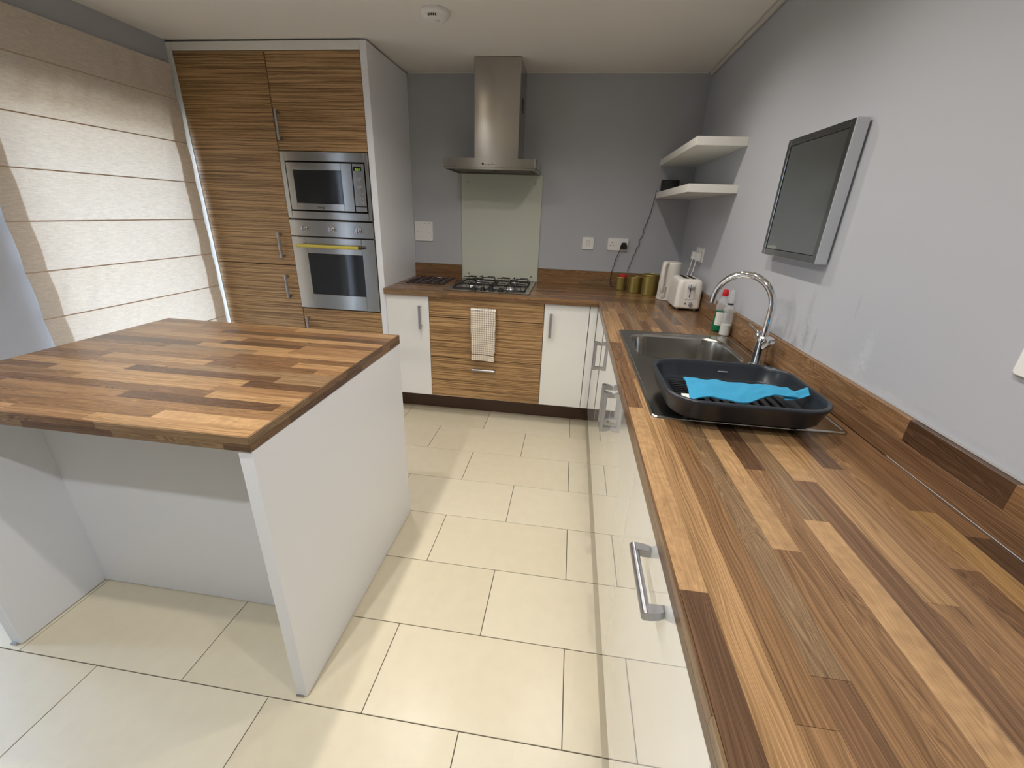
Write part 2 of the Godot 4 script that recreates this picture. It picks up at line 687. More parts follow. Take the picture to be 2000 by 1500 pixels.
func frame_bars(mb: MB, xa: float, xb: float, y0: float, y1: float, z0: float, z1: float, w: float) -> void:
	mb.box(Vector3(xa, y0, z0), Vector3(xb, y1, z0 + w), 0.003)
	mb.box(Vector3(xa, y0, z1 - w), Vector3(xb, y1, z1), 0.003)
	mb.box(Vector3(xa, y0, z0 + w), Vector3(xb, y0 + w, z1 - w), 0.003)
	mb.box(Vector3(xa, y1 - w, z0 + w), Vector3(xb, y1, z1 - w), 0.003)

# ---------------------------------------------------------------- bar handle shared by all doors: along local x, standing off along local z
func build_handle() -> void:
	var mb := MB.new()
	var l := 0.0785
	var rows := []
	for s in [-1.0, 1.0]:
		var row := []
		for j in 14:
			var a := TAU * j / 14
			row.append(Vector3(s * l, cos(a) * 0.0088, 0.030 + sin(a) * 0.0082))
		rows.append(row)
	mb.grid(rows, true, true)
	mb.poly(rows[0], Vector3(-1, 0, 0))
	mb.poly(rows[1], Vector3(1, 0, 0))
	for s in [-1.0, 1.0]:
		var foot := PackedVector2Array([Vector2(l, 0.031), Vector2(l, 0.022), Vector2(l - 0.003, 0.008), Vector2(l - 0.008, 0.0), Vector2(l - 0.019, 0.0), Vector2(l - 0.019, 0.012), Vector2(l - 0.017, 0.031)])
		for k in foot.size():
			foot[k].x *= s
		mb.prism(foot, Vector3(0, -0.0083, 0), Vector3.RIGHT, Vector3.BACK, Vector3(0, 0.0166, 0))
	handle_mesh = mb.mesh(Vector3.ZERO)

func handle(parent: Node3D, at: Vector3, along: Vector3, out: Vector3) -> void:
	var o := MeshInstance3D.new()
	o.name = "handle"
	o.mesh = handle_mesh
	o.material_override = M.nickel
	parent.add_child(o, true)
	o.set_meta("label", "satin metal bar handle")
	o.global_transform = Transform3D(Basis(along, out.cross(along), out), at)

# a door or drawer front as a part of its cabinet
func front(parent: Node3D, called: String, a: Vector3, b: Vector3, mat: Material) -> MeshInstance3D:
	var mb := MB.new()
	mb.uo = Vector2(rng.randf(), rng.randf())
	mb.box(a, b, 0.0012)
	return put(mb, called, mat, parent)

# open carcass of thin boards between two corners, open towards the doors
func carcass(parent: Node3D, a: Vector3, b: Vector3, door_axis: int) -> void:
	var mb := MB.new()
	var w := 0.016
	mb.box(Vector3(a.x, a.y, a.z), Vector3(b.x, a.y + w, b.z))
	if door_axis == 2:
		mb.box(Vector3(a.x, a.y + w, a.z), Vector3(a.x + w, b.y, b.z))
		mb.box(Vector3(b.x - w, a.y + w, a.z), Vector3(b.x, b.y, b.z))
		mb.box(Vector3(a.x + w, a.y + w, a.z), Vector3(b.x - w, b.y, a.z + 0.008))
	else:
		mb.box(Vector3(a.x, a.y + w, a.z), Vector3(b.x, b.y, a.z + w))
		mb.box(Vector3(a.x, a.y + w, b.z - w), Vector3(b.x, b.y, b.z))
		mb.box(Vector3(b.x - 0.008, a.y + w, a.z + w), Vector3(b.x, b.y, b.z - w))
	put(mb, "carcass", M.carcass, parent)

# ---------------------------------------------------------------- tall cabinets
func build_tall_cabinets() -> void:
	var top := 2.203
	var th := 2.2466
	# larder on the left
	var o := thing("larder_cabinet", Vector3(-2.9, 0, 0.3), "tall zebrano-fronted larder cabinet beside the roman blind", "cabinet")
	part_box("end_panel", Vector3(-3.219, 0.0, 0.01), Vector3(-3.186, th, ZT), M.edging, o, 0.001)
	carcass(o, Vector3(-3.184, 0.15, 0.02), Vector3(-2.608, top, ZT - 0.022), 2)
	part_box("plinth", Vector3(-3.184, 0.0, 0.5), Vector3(-2.608, 0.148, 0.518), M.plinth, o)
	var d := front(o, "door", Vector3(-3.183, 1.0215, ZT - 0.02), Vector3(-2.6085, top - 0.002, ZT - 0.002), M.zebrano)
	handle(d, Vector3(-2.681, 1.147, ZT - 0.002), Vector3.UP, Vector3.BACK)
	d = front(o, "door", Vector3(-3.183, 0.16, ZT - 0.02), Vector3(-2.6085, 1.0175, ZT - 0.002), M.zebrano)
	handle(d, Vector3(-2.679, 0.880, ZT - 0.002), Vector3.UP, Vector3.BACK)
	# oven housing on the right
	o = thing("oven_housing", Vector3(-2.3, 0, 0.3), "tall cabinet housing the steel oven and microwave, white end panel", "cabinet")
	part_box("end_panel", Vector3(-2.030, 0.0, 0.002), Vector3(-1.9903, th, ZT), M.panel, o, 0.001)
	carcass(o, Vector3(-2.604, 0.15, 0.02), Vector3(-2.032, top, ZT - 0.022), 2)
	part_box("plinth", Vector3(-2.604, 0.0, 0.5), Vector3(-2.032, 0.148, 0.518), M.plinth, o)
	d = front(o, "door", Vector3(-2.6035, 1.703, ZT - 0.02), Vector3(-2.033, top - 0.002, ZT - 0.002), M.zebrano)
	handle(d, Vector3(-2.573, 1.832, ZT - 0.002), Vector3.UP, Vector3.BACK)
	d = front(o, "door", Vector3(-2.6035, 0.16, ZT - 0.02), Vector3(-2.033, 0.733, ZT - 0.002), M.zebrano)
	handle(d, Vector3(-2.567, 0.600, ZT - 0.002), Vector3.UP, Vector3.BACK)
	for y in [0.728, 1.305, 1.692]:
		part_box("shelf", Vector3(-2.586, y - 0.008, 0.03), Vector3(-2.05, y + 0.008, 0.585), M.plinth, o, 0.0)
	# white fascia along the top of both
	var f := MB.new()
	f.box(Vector3(-3.184, top + 0.001, ZT - 0.03), Vector3(-2.0315, th, ZT), 0.001)
	tag(put(f, "cabinet_fascia", M.edging), "white strip running along the top of the tall cabinets", "fascia")

func ring_frame(mb: MB, x0: float, x1: float, y0: float, y1: float, wl: float, wr: float, wb: float, wt: float, za: float, zb: float, c := 0.001) -> void:
	mb.box(Vector3(x0, y0, za), Vector3(x0 + wl, y1, zb), c)
	mb.box(Vector3(x1 - wr, y0, za), Vector3(x1, y1, zb), c)
	mb.box(Vector3(x0 + wl, y0, za), Vector3(x1 - wr, y0 + wb, zb), c)
	mb.box(Vector3(x0 + wl, y1 - wt, za), Vector3(x1 - wr, y1, zb), c)

func text_part(s: String, at: Vector3, height: float, mat: Material, parent: Node3D, called: String) -> void:
	var tm := TextMesh.new()
	var f := SystemFont.new()
	f.font_names = PackedStringArray(["Droid Sans"])
	tm.font = f
	tm.text = s
	tm.font_size = 32
	tm.pixel_size = height / 24.0
	tm.depth = 0.0006
	var o := MeshInstance3D.new()
	o.name = called
	o.mesh = tm
	o.material_override = mat
	parent.add_child(o, true)
	o.global_position = at

func knob(mb: MB, c: Vector3, r: float, depth: float) -> void:
	var bs := Basis(Vector3.RIGHT, Vector3.BACK, Vector3.DOWN)
	mb.lathe(c, [[r * 1.15, 0.0], [r * 1.15, depth * 0.2], [r * 1.15, depth * 0.2], [r, depth * 0.2], [r, depth * 0.2], [r * 0.94, depth * 0.9], [r * 0.85, depth], [r * 0.85, depth], [0.0, depth]], 20, bs)

func build_appliances() -> void:
	var zf := ZT + 0.002
	# microwave
	var o := thing("microwave", Vector3(-2.318, 1.3, 0.4), "built-in stainless steel microwave above the oven", "microwave")
	part_box("body", Vector3(-2.57, 1.32, 0.15), Vector3(-2.065, 1.68, zf - 0.03), M.steel_dark, o, 0.0)
	var f := MB.new()
	ring_frame(f, -2.603, -2.034, 1.317, 1.699, 0.029, 0.023, 0.046, 0.052, zf - 0.02, zf + 0.004, 0.002)
	put(f, "trim_frame", M.steel, o)
	part_box("recess", Vector3(-2.575, 1.362, zf - 0.02), Vector3(-2.056, 1.648, zf - 0.012), M.void_black, o, 0.0)
	f = MB.new()
	ring_frame(f, -2.567, -2.1415, 1.371, 1.639, 0.041, 0.0685, 0.039, 0.040, zf - 0.012, zf + 0.008, 0.0015)
	var dr := put(f, "door", M.steel, o)
	part_box("window", Vector3(-2.528, 1.408, zf - 0.008), Vector3(-2.208, 1.601, zf + 0.005), M.oven_glass, dr, 0.0)
	text_part("smeg", Vector3(-2.367, 1.388, zf + 0.0082), 0.014, M.black, dr, "lettering")
	f = MB.new()
	f.box(Vector3(-2.137, 1.402, zf - 0.012), Vector3(-2.063, 1.639, zf + 0.006), 0.0015)
	var cp := put(f, "control_panel", M.steel, o)
	part_box("display", Vector3(-2.131, 1.600, zf + 0.004), Vector3(-2.079, 1.624, zf + 0.0068), M.black_gloss, cp, 0.0)
	text_part("8:24", Vector3(-2.103, 1.607, zf + 0.0072), 0.012, M.digits, cp, "display_digits")
	for y in [1.553, 1.507]:
		var k := MB.new()
		knob(k, Vector3(-2.100, y, zf + 0.006), 0.0125, 0.014)
		put(k, "knob", M.chrome, cp)
	for r in 3:
		for c in 3:
			var k := MB.new()
			var at := Vector3(-2.121 + c * 0.020, 1.472 - r * 0.024, zf + 0.006)
			k.prism(PackedVector2Array([Vector2(-0.007, -0.006), Vector2(0.003, -0.006), Vector2(0.008, 0.006), Vector2(-0.002, 0.006)]), at, Vector3.RIGHT, Vector3.UP, Vector3(0, 0, 0.002))
			put(k, "button", M.plastic_grey, cp)
	part_box("release_button", Vector3(-2.137, 1.371, zf - 0.012), Vector3(-2.063, 1.399, zf + 0.007), M.steel, o, 0.0015)
	# oven
	o = thing("oven", Vector3(-2.318, 0.74, 0.4), "built-in stainless steel oven with yellow wrapped handle", "oven")
	part_box("body", Vector3(-2.58, 0.745, 0.08), Vector3(-2.056, 1.29, zf - 0.03), M.steel_dark, o, 0.0)
	part_box("control_fascia", Vector3(-2.603, 1.212, zf - 0.025), Vector3(-2.034, 1.309, zf + 0.004), M.steel, o, 0.002)
	var i := 0
	for x in [-2.503, -2.316, -2.134]:
		var k := MB.new()
		knob(k, Vector3(x, 1.259, zf + 0.004), 0.0165, 0.022)
		k.box(Vector3(x - 0.003, 1.243, zf + 0.02), Vector3(x + 0.003, 1.275, zf + 0.034), 0.001)
		put(k, "knob", M.chrome, o)
		var dots := MB.new()
		for a in 7:
			var an := -0.4 + a * 0.6
			dots.lathe(Vector3(x + cos(an) * 0.034, 1.259 + sin(an) * 0.027, zf + 0.004), [[0.0016, 0.0], [0.0016, 0.0004], [0.0016, 0.0004], [0.0, 0.0004]], 8, Basis(Vector3.RIGHT, Vector3.BACK, Vector3.DOWN))
		if i > 0:
			put(dots, "dial_marking", M.black, o)
		i += 1
	f = MB.new()
	ring_frame(f, -2.603, -2.034, 0.741, 1.206, 0.099, 0.088, 0.098, 0.100, zf - 0.022, zf + 0.006, 0.002)
	dr = put(f, "door", M.steel, o)
	part_box("window", Vector3(-2.506, 0.837, zf - 0.012), Vector3(-2.120, 1.108, zf + 0.003), M.oven_glass, dr, 0.0)
	f = MB.new()
	f.rod(Vector3(-2.548, 1.154, zf + 0.042), Vector3(-2.128, 1.154, zf + 0.042), 0.0105, 14)
	put(f, "handle_grip", M.yellow, dr).set_meta("label", "yellow wrapped handle bar")
	for x in [-2.530, -2.118]:
		f = MB.new()
		f.rod(Vector3(x, 1.154, zf + 0.006), Vector3(x, 1.154, zf + 0.046), 0.009, 12)
		put(f, "handle_bracket", M.steel_dark, dr)

# ---------------------------------------------------------------- base cabinets under the hob
func build_back_run() -> void:
	var y0 := 0.165
	var y1 := WY - WT - 0.003
	var zi := ZD - 0.019
	var o := thing("base_cabinet", Vector3(-1.84, 0, 0.3), "white base cabinet between the tall cabinets and the drawers", "cabinet")
	carcass(o, Vector3(-1.988, 0.155, 0.03), Vector3(-1.690, y1, zi - 0.001), 2)
	var d := front(o, "door", Vector3(-1.984, y0, zi), Vector3(-1.6895, y1, ZD), M.gloss)
	handle(d, Vector3(-1.747, 0.732, ZD), Vector3.UP, Vector3.BACK)
	o = thing("drawer_unit", Vector3(-1.3, 0, 0.3), "zebrano three-drawer unit under the gas hob", "drawers")
	carcass(o, Vector3(-1.688, 0.155, 0.03), Vector3(-0.921, y1 - 0.06, zi - 0.001), 2)
	part_box("drawer_box", Vector3(-1.66, 0.18, 0.06), Vector3(-0.95, 0.80, zi - 0.012), M.plinth, o, 0.0)
	var ys := [[0.7395, y1], [0.4580, 0.7345], [y0, 0.4530]]
	var hy := [0.806, 0.675, 0.391]
	for k in 3:
		d = front(o, "drawer", Vector3(-1.6865, ys[k][0], zi), Vector3(-0.9225, ys[k][1], ZD), M.zebrano)
		handle(d, Vector3(-1.3085, hy[k], ZD), Vector3.RIGHT, Vector3.BACK)
	o = thing("base_cabinet", Vector3(-0.78, 0, 0.3), "narrow white base cabinet in the corner, to the right of the drawers", "cabinet")
	carcass(o, Vector3(-0.919, 0.155, 0.03), Vector3(-0.60, y1, zi - 0.001), 2)
	d = front(o, "door", Vector3(-0.9185, y0, zi), Vector3(-0.6345, y1, ZD), M.gloss)
	handle(d, Vector3(-0.874, 0.734, ZD), Vector3.UP, Vector3.BACK)
	part_box("filler_strip", Vector3(-0.6305, y0, zi), Vector3(XD - 0.001, y1, ZD), M.gloss, o)
	var p := MB.new()
	p.box(Vector3(-1.988, 0.0005, 0.457), Vector3(-0.50, 0.150, 0.475), 0.001)
	tag(put(p, "plinth", M.plinth), "dark brown plinth board under the hob cabinets", "plinth")

func build_right_run() -> void:
	var y0 := 0.165
	var y1 := WY - WT - 0.003
	var xi := XD + 0.019
	var units := [
		[0.645, 1.236, "glossy white base cabinet in the inside corner, before the sink", [1.14]],
		[1.238, 2.412, "glossy white double-door sink cabinet", [1.797, 1.873]],
		[2.415, 3.015, "glossy white appliance front with a lying bar handle", []],
		[3.018, 3.618, "glossy white base cabinet nearest the camera", []],
	]
	for u in units:
		var z0: float = u[0]
		var z1: float = u[1]
		var o := thing("base_cabinet", Vector3(-0.3, 0, (z0 + z1) / 2), u[2], "cabinet")
		carcass(o, Vector3(xi + 0.001, 0.155, z0 + 0.001), Vector3(-0.03, y1, z1 - 0.001), 0)
		var hs: Array = u[3]
		if hs.size() == 2:
			var zm := 1.835
			var a := front(o, "door", Vector3(XD, y0, z0), Vector3(xi, y1, zm - 0.0012), M.gloss)
			handle(a, Vector3(XD, 0.732, hs[0]), Vector3.UP, Vector3.LEFT)
			a = front(o, "door", Vector3(XD, y0, zm + 0.0012), Vector3(xi, y1, z1), M.gloss)
			handle(a, Vector3(XD, 0.732, hs[1]), Vector3.UP, Vector3.LEFT)
		else:
			var a := front(o, "door", Vector3(XD, y0, z0), Vector3(xi, y1, z1), M.gloss)
			if hs.size() == 1:
				handle(a, Vector3(XD, 0.712, hs[0]), Vector3.UP, Vector3.LEFT)
			else:
				handle(a, Vector3(XD, 0.816, (z0 + z1) / 2 + 0.012), Vector3.BACK, Vector3.LEFT)
	var p := MB.new()
	p.box(Vector3(-0.535, 0.0005, 0.48), Vector3(-0.517, 0.150, 3.7), 0.001)
	tag(put(p, "plinth", M.plinth), "dark brown plinth board under the sink cabinets", "plinth")

# ---------------------------------------------------------------- worktops of glued staves
func stave(parent: Node3D, a: Vector3, b: Vector3, along: Vector3, tone: String) -> void:
	var mb := MB.new()
	mb.ul = along
	mb.uw = along.cross(Vector3.UP) if absf(along.y) < 0.5 else Vector3.RIGHT
	mb.uo = Vector2(rng.randf() * 1.2, rng.randf() * 0.174)
	mb.box(a, b, 0.0003)
	var k := "2" if tone == "G" else "0" if tone == "g" else str(rng.randi() % 2)
	put(mb, "stave", M.wood[tone + k], parent)

func pick_tone() -> String:
	return ["g", "t", "T", "b", "d", "r", "t", "b", "t", "T", "y", "b"][rng.randi() % 12]

# fills one row from a to b with staves; known = [[end, tone], ...] in rising order, the rest at random
func row_of_staves(a: float, b: float, known: Array) -> Array:
	var out := []
	var at := a
	for k in known:
		if k[0] > at + 0.01:
			out.append([at, minf(k[0], b), k[1]])
			at = minf(k[0], b)
	while at < b - 0.001:
		var to := at + rng.randf_range(0.28, 0.66)
		if b - to < 0.12:
			to = b
		out.append([at, minf(to, b), pick_tone()])
		at = to
	return out

func build_worktops() -> void:
	var g := 0.00015
	var top := WY
	var low := WY - 0.030
	# ---- along wall_right
	var zend := 3.75
	var o := thing("worktop", Vector3(-0.3, WY - WT, 2.0), "long wood-block worktop running past the sink", "worktop")
	var rows := [
		[[0.93, "r"], [1.555, "g"], [2.21, "b"], [2.833, "G"], [3.5, "d"]],
		[[0.85, "t"], [1.40, "g"], [1.98, "t"], [3.45, "g"]],
		[[0.968, "t"], [1.62, "b"], [2.10, "g"], [2.993, "r"], [3.6, "t"]],
		[[0.78, "b"], [1.30, "T"], [1.9, "t"], [2.935, "T"], [3.6, "b"]],
		[[1.12, "t"], [1.8, "b"], [2.723, "G"], [3.4, "r"]],
		[[0.90, "b"], [1.25, "t"], [1.95, "g"], [2.48, "d"], [3.5, "t"]],
		[[1.05, "T"], [1.9, "d"], [2.635, "T"], [3.6, "G"]],
		[[0.86, "t"], [1.33, "b"], [1.9, "t"], [2.506, "G"], [3.4, "b"]],
		[[1.16, "d"], [1.75, "t"], [2.797, "g"], [3.5, "t"]],
		[[0.95, "t"], [1.40, "r"], [1.85, "t"], [2.444, "d"], [3.1, "t"], [3.6, "d"]],
		[[1.20, "b"], [2.0, "t"], [2.719, "t"], [3.4, "b"]],
		[[0.88, "T"], [1.5, "b"], [2.57, "b"], [3.2, "y"]],
		[[1.10, "b"], [1.9, "d"], [2.632, "b"], [3.4, "D"]],
	]
	for k in rows.size():
		var x0 := XF + k * SW + (0.004 if k == 0 else 0.0)
		var x1 := XF + (k + 1) * SW if k < rows.size() - 1 else -0.0215
		for s in row_of_staves(ZF, zend, rows[k]):
			for q in cut(s[0], s[1], 1.385, 1.768, x1 > -0.497 and x0 < -0.095):
				stave(o, Vector3(x0 + g, low, q[0] + g), Vector3(x1 - g, top, q[1] - g), Vector3.BACK, s[2])
	for r in 2:
		var y1 := WY - 0.0005 if r == 0 else WY - WT * 0.5
		var y0 := WY - WT * 0.5 if r == 0 else WY - WT
		for s in row_of_staves(ZF, zend, []):
			stave(o, Vector3(XF, y0 + g, s[0] + g), Vector3(XF + 0.0038, y1 - g, s[1] - g), Vector3.BACK, ["b", "T", "d", "b"][rng.randi() % 4])
	var core := MB.new()
	for q in [[XF + 0.004, -0.497, ZF + 0.001, zend], [-0.495, -0.095, ZF + 0.001, 1.385], [-0.495, -0.095, 1.768, zend], [-0.093, -0.022, ZF + 0.001, zend]]:
		core.box(Vector3(q[0], WY - WT, q[2]), Vector3(q[1], low - 0.0005, q[3]))
	put(core, "core_board", M.plinth, o)
	# ---- along wall_back
	o = thing("worktop", Vector3(-1.0, WY - WT, 0.3), "wood-block worktop under the gas hob and the kettle", "worktop")
	var zr := ZF - 0.004
	while zr > 0.03:
		var z0 := maxf(zr - SW, 0.0215)
		for s in row_of_staves(-1.989, -0.0005, []):
			var tn: String = s[2]
			stave(o, Vector3(s[0] + g, low, z0 + g), Vector3(s[1] - g, top, zr - g), Vector3.RIGHT, "b" if tn == "g" or tn == "y" else tn)
		zr -= SW
	for r in 2:
		var y1 := WY - 0.0005 if r == 0 else WY - WT * 0.5
		var y0 := WY - WT * 0.5 if r == 0 else WY - WT
		for s in row_of_staves(-1.989, XF - 0.0005, []):
			stave(o, Vector3(s[0] + g, y0 + g, ZF - 0.0038), Vector3(s[1] - g, y1 - g, ZF), Vector3.RIGHT, ["b", "T", "t", "d"][rng.randi() % 4])
	part_box("core_board", Vector3(-1.989, WY - WT, 0.022), Vector3(-0.0005, low - 0.0005, ZF - 0.004), M.plinth, o, 0.0)
	# ---- island
	var ix0 := -2.540
	var ix1 := -1.4636
	var iz0 := 1.680
	var iz1 := 2.568
	o = thing("island_worktop", Vector3((ix0 + ix1) / 2, WY - WT, (iz0 + iz1) / 2), "square wood-block top of the white kitchen island", "worktop")
	var irows := [
		[[-2.135, "g"], [-1.9, "t"], [ix1, "g"]], [[-2.3, "t"], [-1.757, "r"], [ix1, "G"]], [[-2.213, "r"], [-1.78, "t"], [ix1, "t"]],
		[[-2.35, "b"], [-1.95, "t"], [-1.50, "d"], [ix1, "r"]], [[-2.4, "r"], [-1.73, "b"], [ix1, "g"]], [[-2.2, "t"], [-1.75, "g"], [ix1, "t"]],
		[[-2.339, "b"], [-1.69, "g"], [ix1, "d"]], [[-2.12, "g"], [-1.62, "d"], [ix1, "T"]], [[-2.3, "r"], [-1.95, "t"], [ix1, "T"]],
		[[-2.299, "b"], [-1.924, "g"], [-1.55, "b"], [ix1, "t"]], [[-2.35, "t"], [-1.97, "r"], [-1.649, "b"], [ix1, "g"]], [[-1.899, "t"], [ix1, "b"]],
		[[-2.2, "b"], [-1.856, "T"], [ix1, "g"]], [[-2.116, "d"], [-1.75, "g"], [ix1, "t"]], [[-2.3, "t"], [-2.05, "r"], [-1.735, "d"], [ix1, "t"]],
		[[-2.489, "t"], [-2.0, "g"], [ix1, "b"]], [[-2.35, "g"], [-1.9, "t"], [ix1, "g"]], [[-2.166, "t"], [ix1, "d"]],
		[[-2.3, "g"], [-1.8, "r"], [ix1, "b"]], [[-2.25, "r"], [-1.895, "t"], [ix1, "g"]], [[-2.1, "t"], [-1.7, "g"], [ix1, "t"]],
	]
	var ez := iz1 - 0.004
	for k in irows.size():
		var z1 := ez if k == 0 else iz1 - k * SW
		var z0 := maxf(iz1 - (k + 1) * SW, iz0 + 0.004)
		for s in row_of_staves(ix0 + 0.004, ix1 - 0.004, irows[k]):
			if z1 - z0 > 0.002:
				stave(o, Vector3(s[0] + g, low, z0 + g), Vector3(s[1] - g, top, z1 - g), Vector3.RIGHT, s[2])
	for r in 2:
		var y1 := WY - 0.0005 if r == 0 else WY - WT * 0.5
		var y0 := WY - WT * 0.5 if r == 0 else WY - WT
		var kf := [[-2.10, "T"], [-1.86, "b"], [ix1, "T"]] if r == 0 else [[-2.07, "T"], [-1.82, "d"], [-1.53, "T"], [ix1, "d"]]
		for s in row_of_staves(ix0, ix1, kf):
			stave(o, Vector3(s[0] + g, y0 + g, ez), Vector3(s[1] - g, y1 - g, iz1), Vector3.RIGHT, s[2])
		for s in row_of_staves(iz0, ez, [[1.85, "b"], [2.12, "d"], [2.33, "b"], [2.568, "T"]] if r == 0 else [[1.78, "d"], [2.02, "b"], [2.42, "d"], [2.568, "b"]]):
			stave(o, Vector3(ix1 - 0.0038, y0 + g, s[0] + g), Vector3(ix1, y1 - g, s[1] - g), Vector3.BACK, s[2])
		for s in row_of_staves(iz0, ez, []):
			stave(o, Vector3(ix0, y0 + g, s[0] + g), Vector3(ix0 + 0.0038, y1 - g, s[1] - g), Vector3.BACK, "b")
		for s in row_of_staves(ix0 + 0.004, ix1 - 0.004, []):
			stave(o, Vector3(s[0] + g, y0 + g, iz0), Vector3(s[1] - g, y1 - g, iz0 + 0.0038), Vector3.RIGHT, "b")
	part_box("core_board", Vector3(ix0 + 0.004, WY - WT, iz0 + 0.004), Vector3(ix1 - 0.004, low - 0.0005, ez), M.plinth, o, 0.0)
	# ---- upstands
	upstand("wood-block upstand between the tall cabinets and the splashback", Vector3(-1.989, WY + 0.0005, 0.0), Vector3(-1.6145, WY + 0.1, 0.02), Vector3.RIGHT, [])
	upstand("wood-block upstand on the back wall behind the canisters", Vector3(-1.023, WY + 0.0005, 0.0), Vector3(-0.0205, WY + 0.104, 0.02), Vector3.RIGHT, [])
	upstand("long wood-block upstand on the wall beside the sink", Vector3(-0.02, WY + 0.0005, 0.0), Vector3(0.0, WY + 0.104, 3.75), Vector3.BACK, [[[1.3, "t"], [2.05, "t"], [2.9, "b"], [3.6, "b"]], [[1.1, "b"], [1.75, "t"], [2.38, "t"], [2.62, "D"], [3.4, "r"]]])

func cut(a: float, b: float, h0: float, h1: float, on: bool) -> Array:
	if not on or b <= h0 or a >= h1:
		return [[a, b]]
	var out := []
	if a < h0:
		out.append([a, h0])
	if b > h1:
		out.append([h1, b])
	return out

func upstand(label: String, a: Vector3, b: Vector3, along: Vector3, known: Array) -> void:
	var o := thing("upstand", (a + b) * 0.5 - Vector3(0, (b.y - a.y) / 2, 0), label, "upstand")
	var hh := (b.y - a.y) / 2.0
	var ax := 0 if along == Vector3.RIGHT else 2
	for r in 2:
		for s in row_of_staves(a[ax], b[ax], known[r] if known.size() > r else []):
			var p := Vector3(a.x, a.y + hh * r + 0.0001, a.z)
			var q := Vector3(b.x, a.y + hh * (r + 1) - 0.0001, b.z)
			p[ax] = s[0] + 0.0001
			q[ax] = s[1] - 0.0001
			var tn: String = s[2]
			stave(o, p, q, along, {"g": "t", "y": "t"}.get(tn, tn))
	var sl := MB.new()
	if ax == 2:
		sl.box(Vector3(-0.007, b.y, a.z + 0.02), Vector3(0.0, b.y + 0.0018, b.z), 0.0005)
		sl.box(Vector3(-0.0212, a.y - 0.0004, 2.36), Vector3(-0.019, a.y + 0.0014, b.z), 0.0005)
	else:
		sl.box(Vector3(a.x, b.y, 0.0), Vector3(b.x, b.y + 0.003, 0.006), 0.001)
	put(sl, "sealant_bead", M.sealant, o)

# ---------------------------------------------------------------- island
func build_island() -> void:
	var y1 := WY - WT - 0.0008
	var o := thing("kitchen_island", Vector3(-2.0, 0, 2.1), "white panelled kitchen island with an open knee space", "island")
	part_box("end_panel", Vector3(-1.502, 0.003, 1.684), Vector3(-1.4655, y1, 2.563), M.panel, o, 0.0012)
	part_box("end_panel", Vector3(-2.532, 0.003, 1.684), Vector3(-2.491, y1, 2.560), M.panel, o, 0.0012)
	part_box("back_panel", Vector3(-2.4905, 0.003, 2.268), Vector3(-1.5025, y1, 2.286), M.panel, o, 0.0)
	carcass(o, Vector3(-2.489, 0.15, 1.71), Vector3(-1.504, y1, 2.262), 2)
	for k in 2:
		var d := front(o, "door", Vector3(-2.489 + k * 0.494, 0.165, 1.690), Vector3(-1.999 + k * 0.494, y1 - 0.004, 1.708), M.gloss)
		handle(d, Vector3(-2.05 + k * 0.11, 0.73, 1.690), Vector3.UP, Vector3.FORWARD)
	part_box("plinth", Vector3(-2.489, 0.0005, 1.75), Vector3(-1.504, 0.148, 1.768), M.plinth, o)
	for x in [-1.500, -2.528]:
		part_box("foot_plate", Vector3(x, 0.0002, 2.552), Vector3(x + 0.024, 0.008, 2.567), M.nickel, o, 0.001)

# ---------------------------------------------------------------- roman blind
func build_blind() -> void:
	var o := thing("roman_blind", Vector3(-3.19, 2.13, 1.17), "cream linen roman blind hanging over the window", "blind")
	var folds := [2.132, 1.955, 1.726, 1.506, 1.288, 1.070, 0.858, 0.645, 0.44]
	var z0 := 0.640
	var z1 := 1.690
	var a := noise(131, 1.0, 2)
	var b := noise(132, 1.0, 1)
	for k in folds.size() - 1:
		var rows := []
		for i in 13:
			var f := i / 12.0
			var y: float = lerpf(folds[k], folds[k + 1], f)
			var row := []
			for j in 49:
				var z := lerpf(z0, z1, j / 48.0)
				var belly := sin(f * PI)
				var loose := smoothstep(0.02, 0.2, z - z0) * smoothstep(0.02, 0.2, z1 - z)
				var x := -3.196 + 0.008 * belly + 0.010 * loose * belly * a.get_noise_2d(z * 7.0 + y * 3.0, y * 1.6) + 0.007 * loose * belly * b.get_noise_2d(z * 17.0 + y * 6.0, y * 2.5 + k * 7.0)
				x += 0.012 * smoothstep(0.22, 0.0, z - z0) * smoothstep(1.7, 2.1, y) * sin(y * 24.0)
				row.append(Vector3(x, y, z))
			rows.append(row)
		var mb := MB.new()
		mb.uo = Vector2(rng.randf(), rng.randf())
		mb.grid(rows, false, true, Vector2(1.0, 0.22))
		var fp := put(mb, "fabric_panel", M.linen, o)
		for sd in [[0, 4], [44, 48]]:
			var hem := []
			for rw in rows:
				var hr := []
				for j in range(sd[0], sd[1] + 1):
					hr.append(rw[j] - Vector3(0.003, 0, 0))
				hem.append(hr)
			var hm := MB.new()
			hm.grid(hem, false, true, Vector2(0.1, 0.22))
			put(hm, "side_hem", M.linen, fp)
		if k > 0:
			var h := MB.new()
			h.box(Vector3(-3.1985, folds[k] - 0.0025, z0), Vector3(-3.194, folds[k] + 0.0025, z1), 0.001)
			put(h, "fold_seam", M.linen_hem, o)
	part_box("head_rail", Vector3(XL + 0.001, 2.095, z0 + 0.01), Vector3(-3.203, 2.13, z1 - 0.01), M.upvc, o)
	part_box("bottom_bar", Vector3(-3.202, 0.425, z0), Vector3(-3.191, 0.44, z1), M.linen_hem, o)

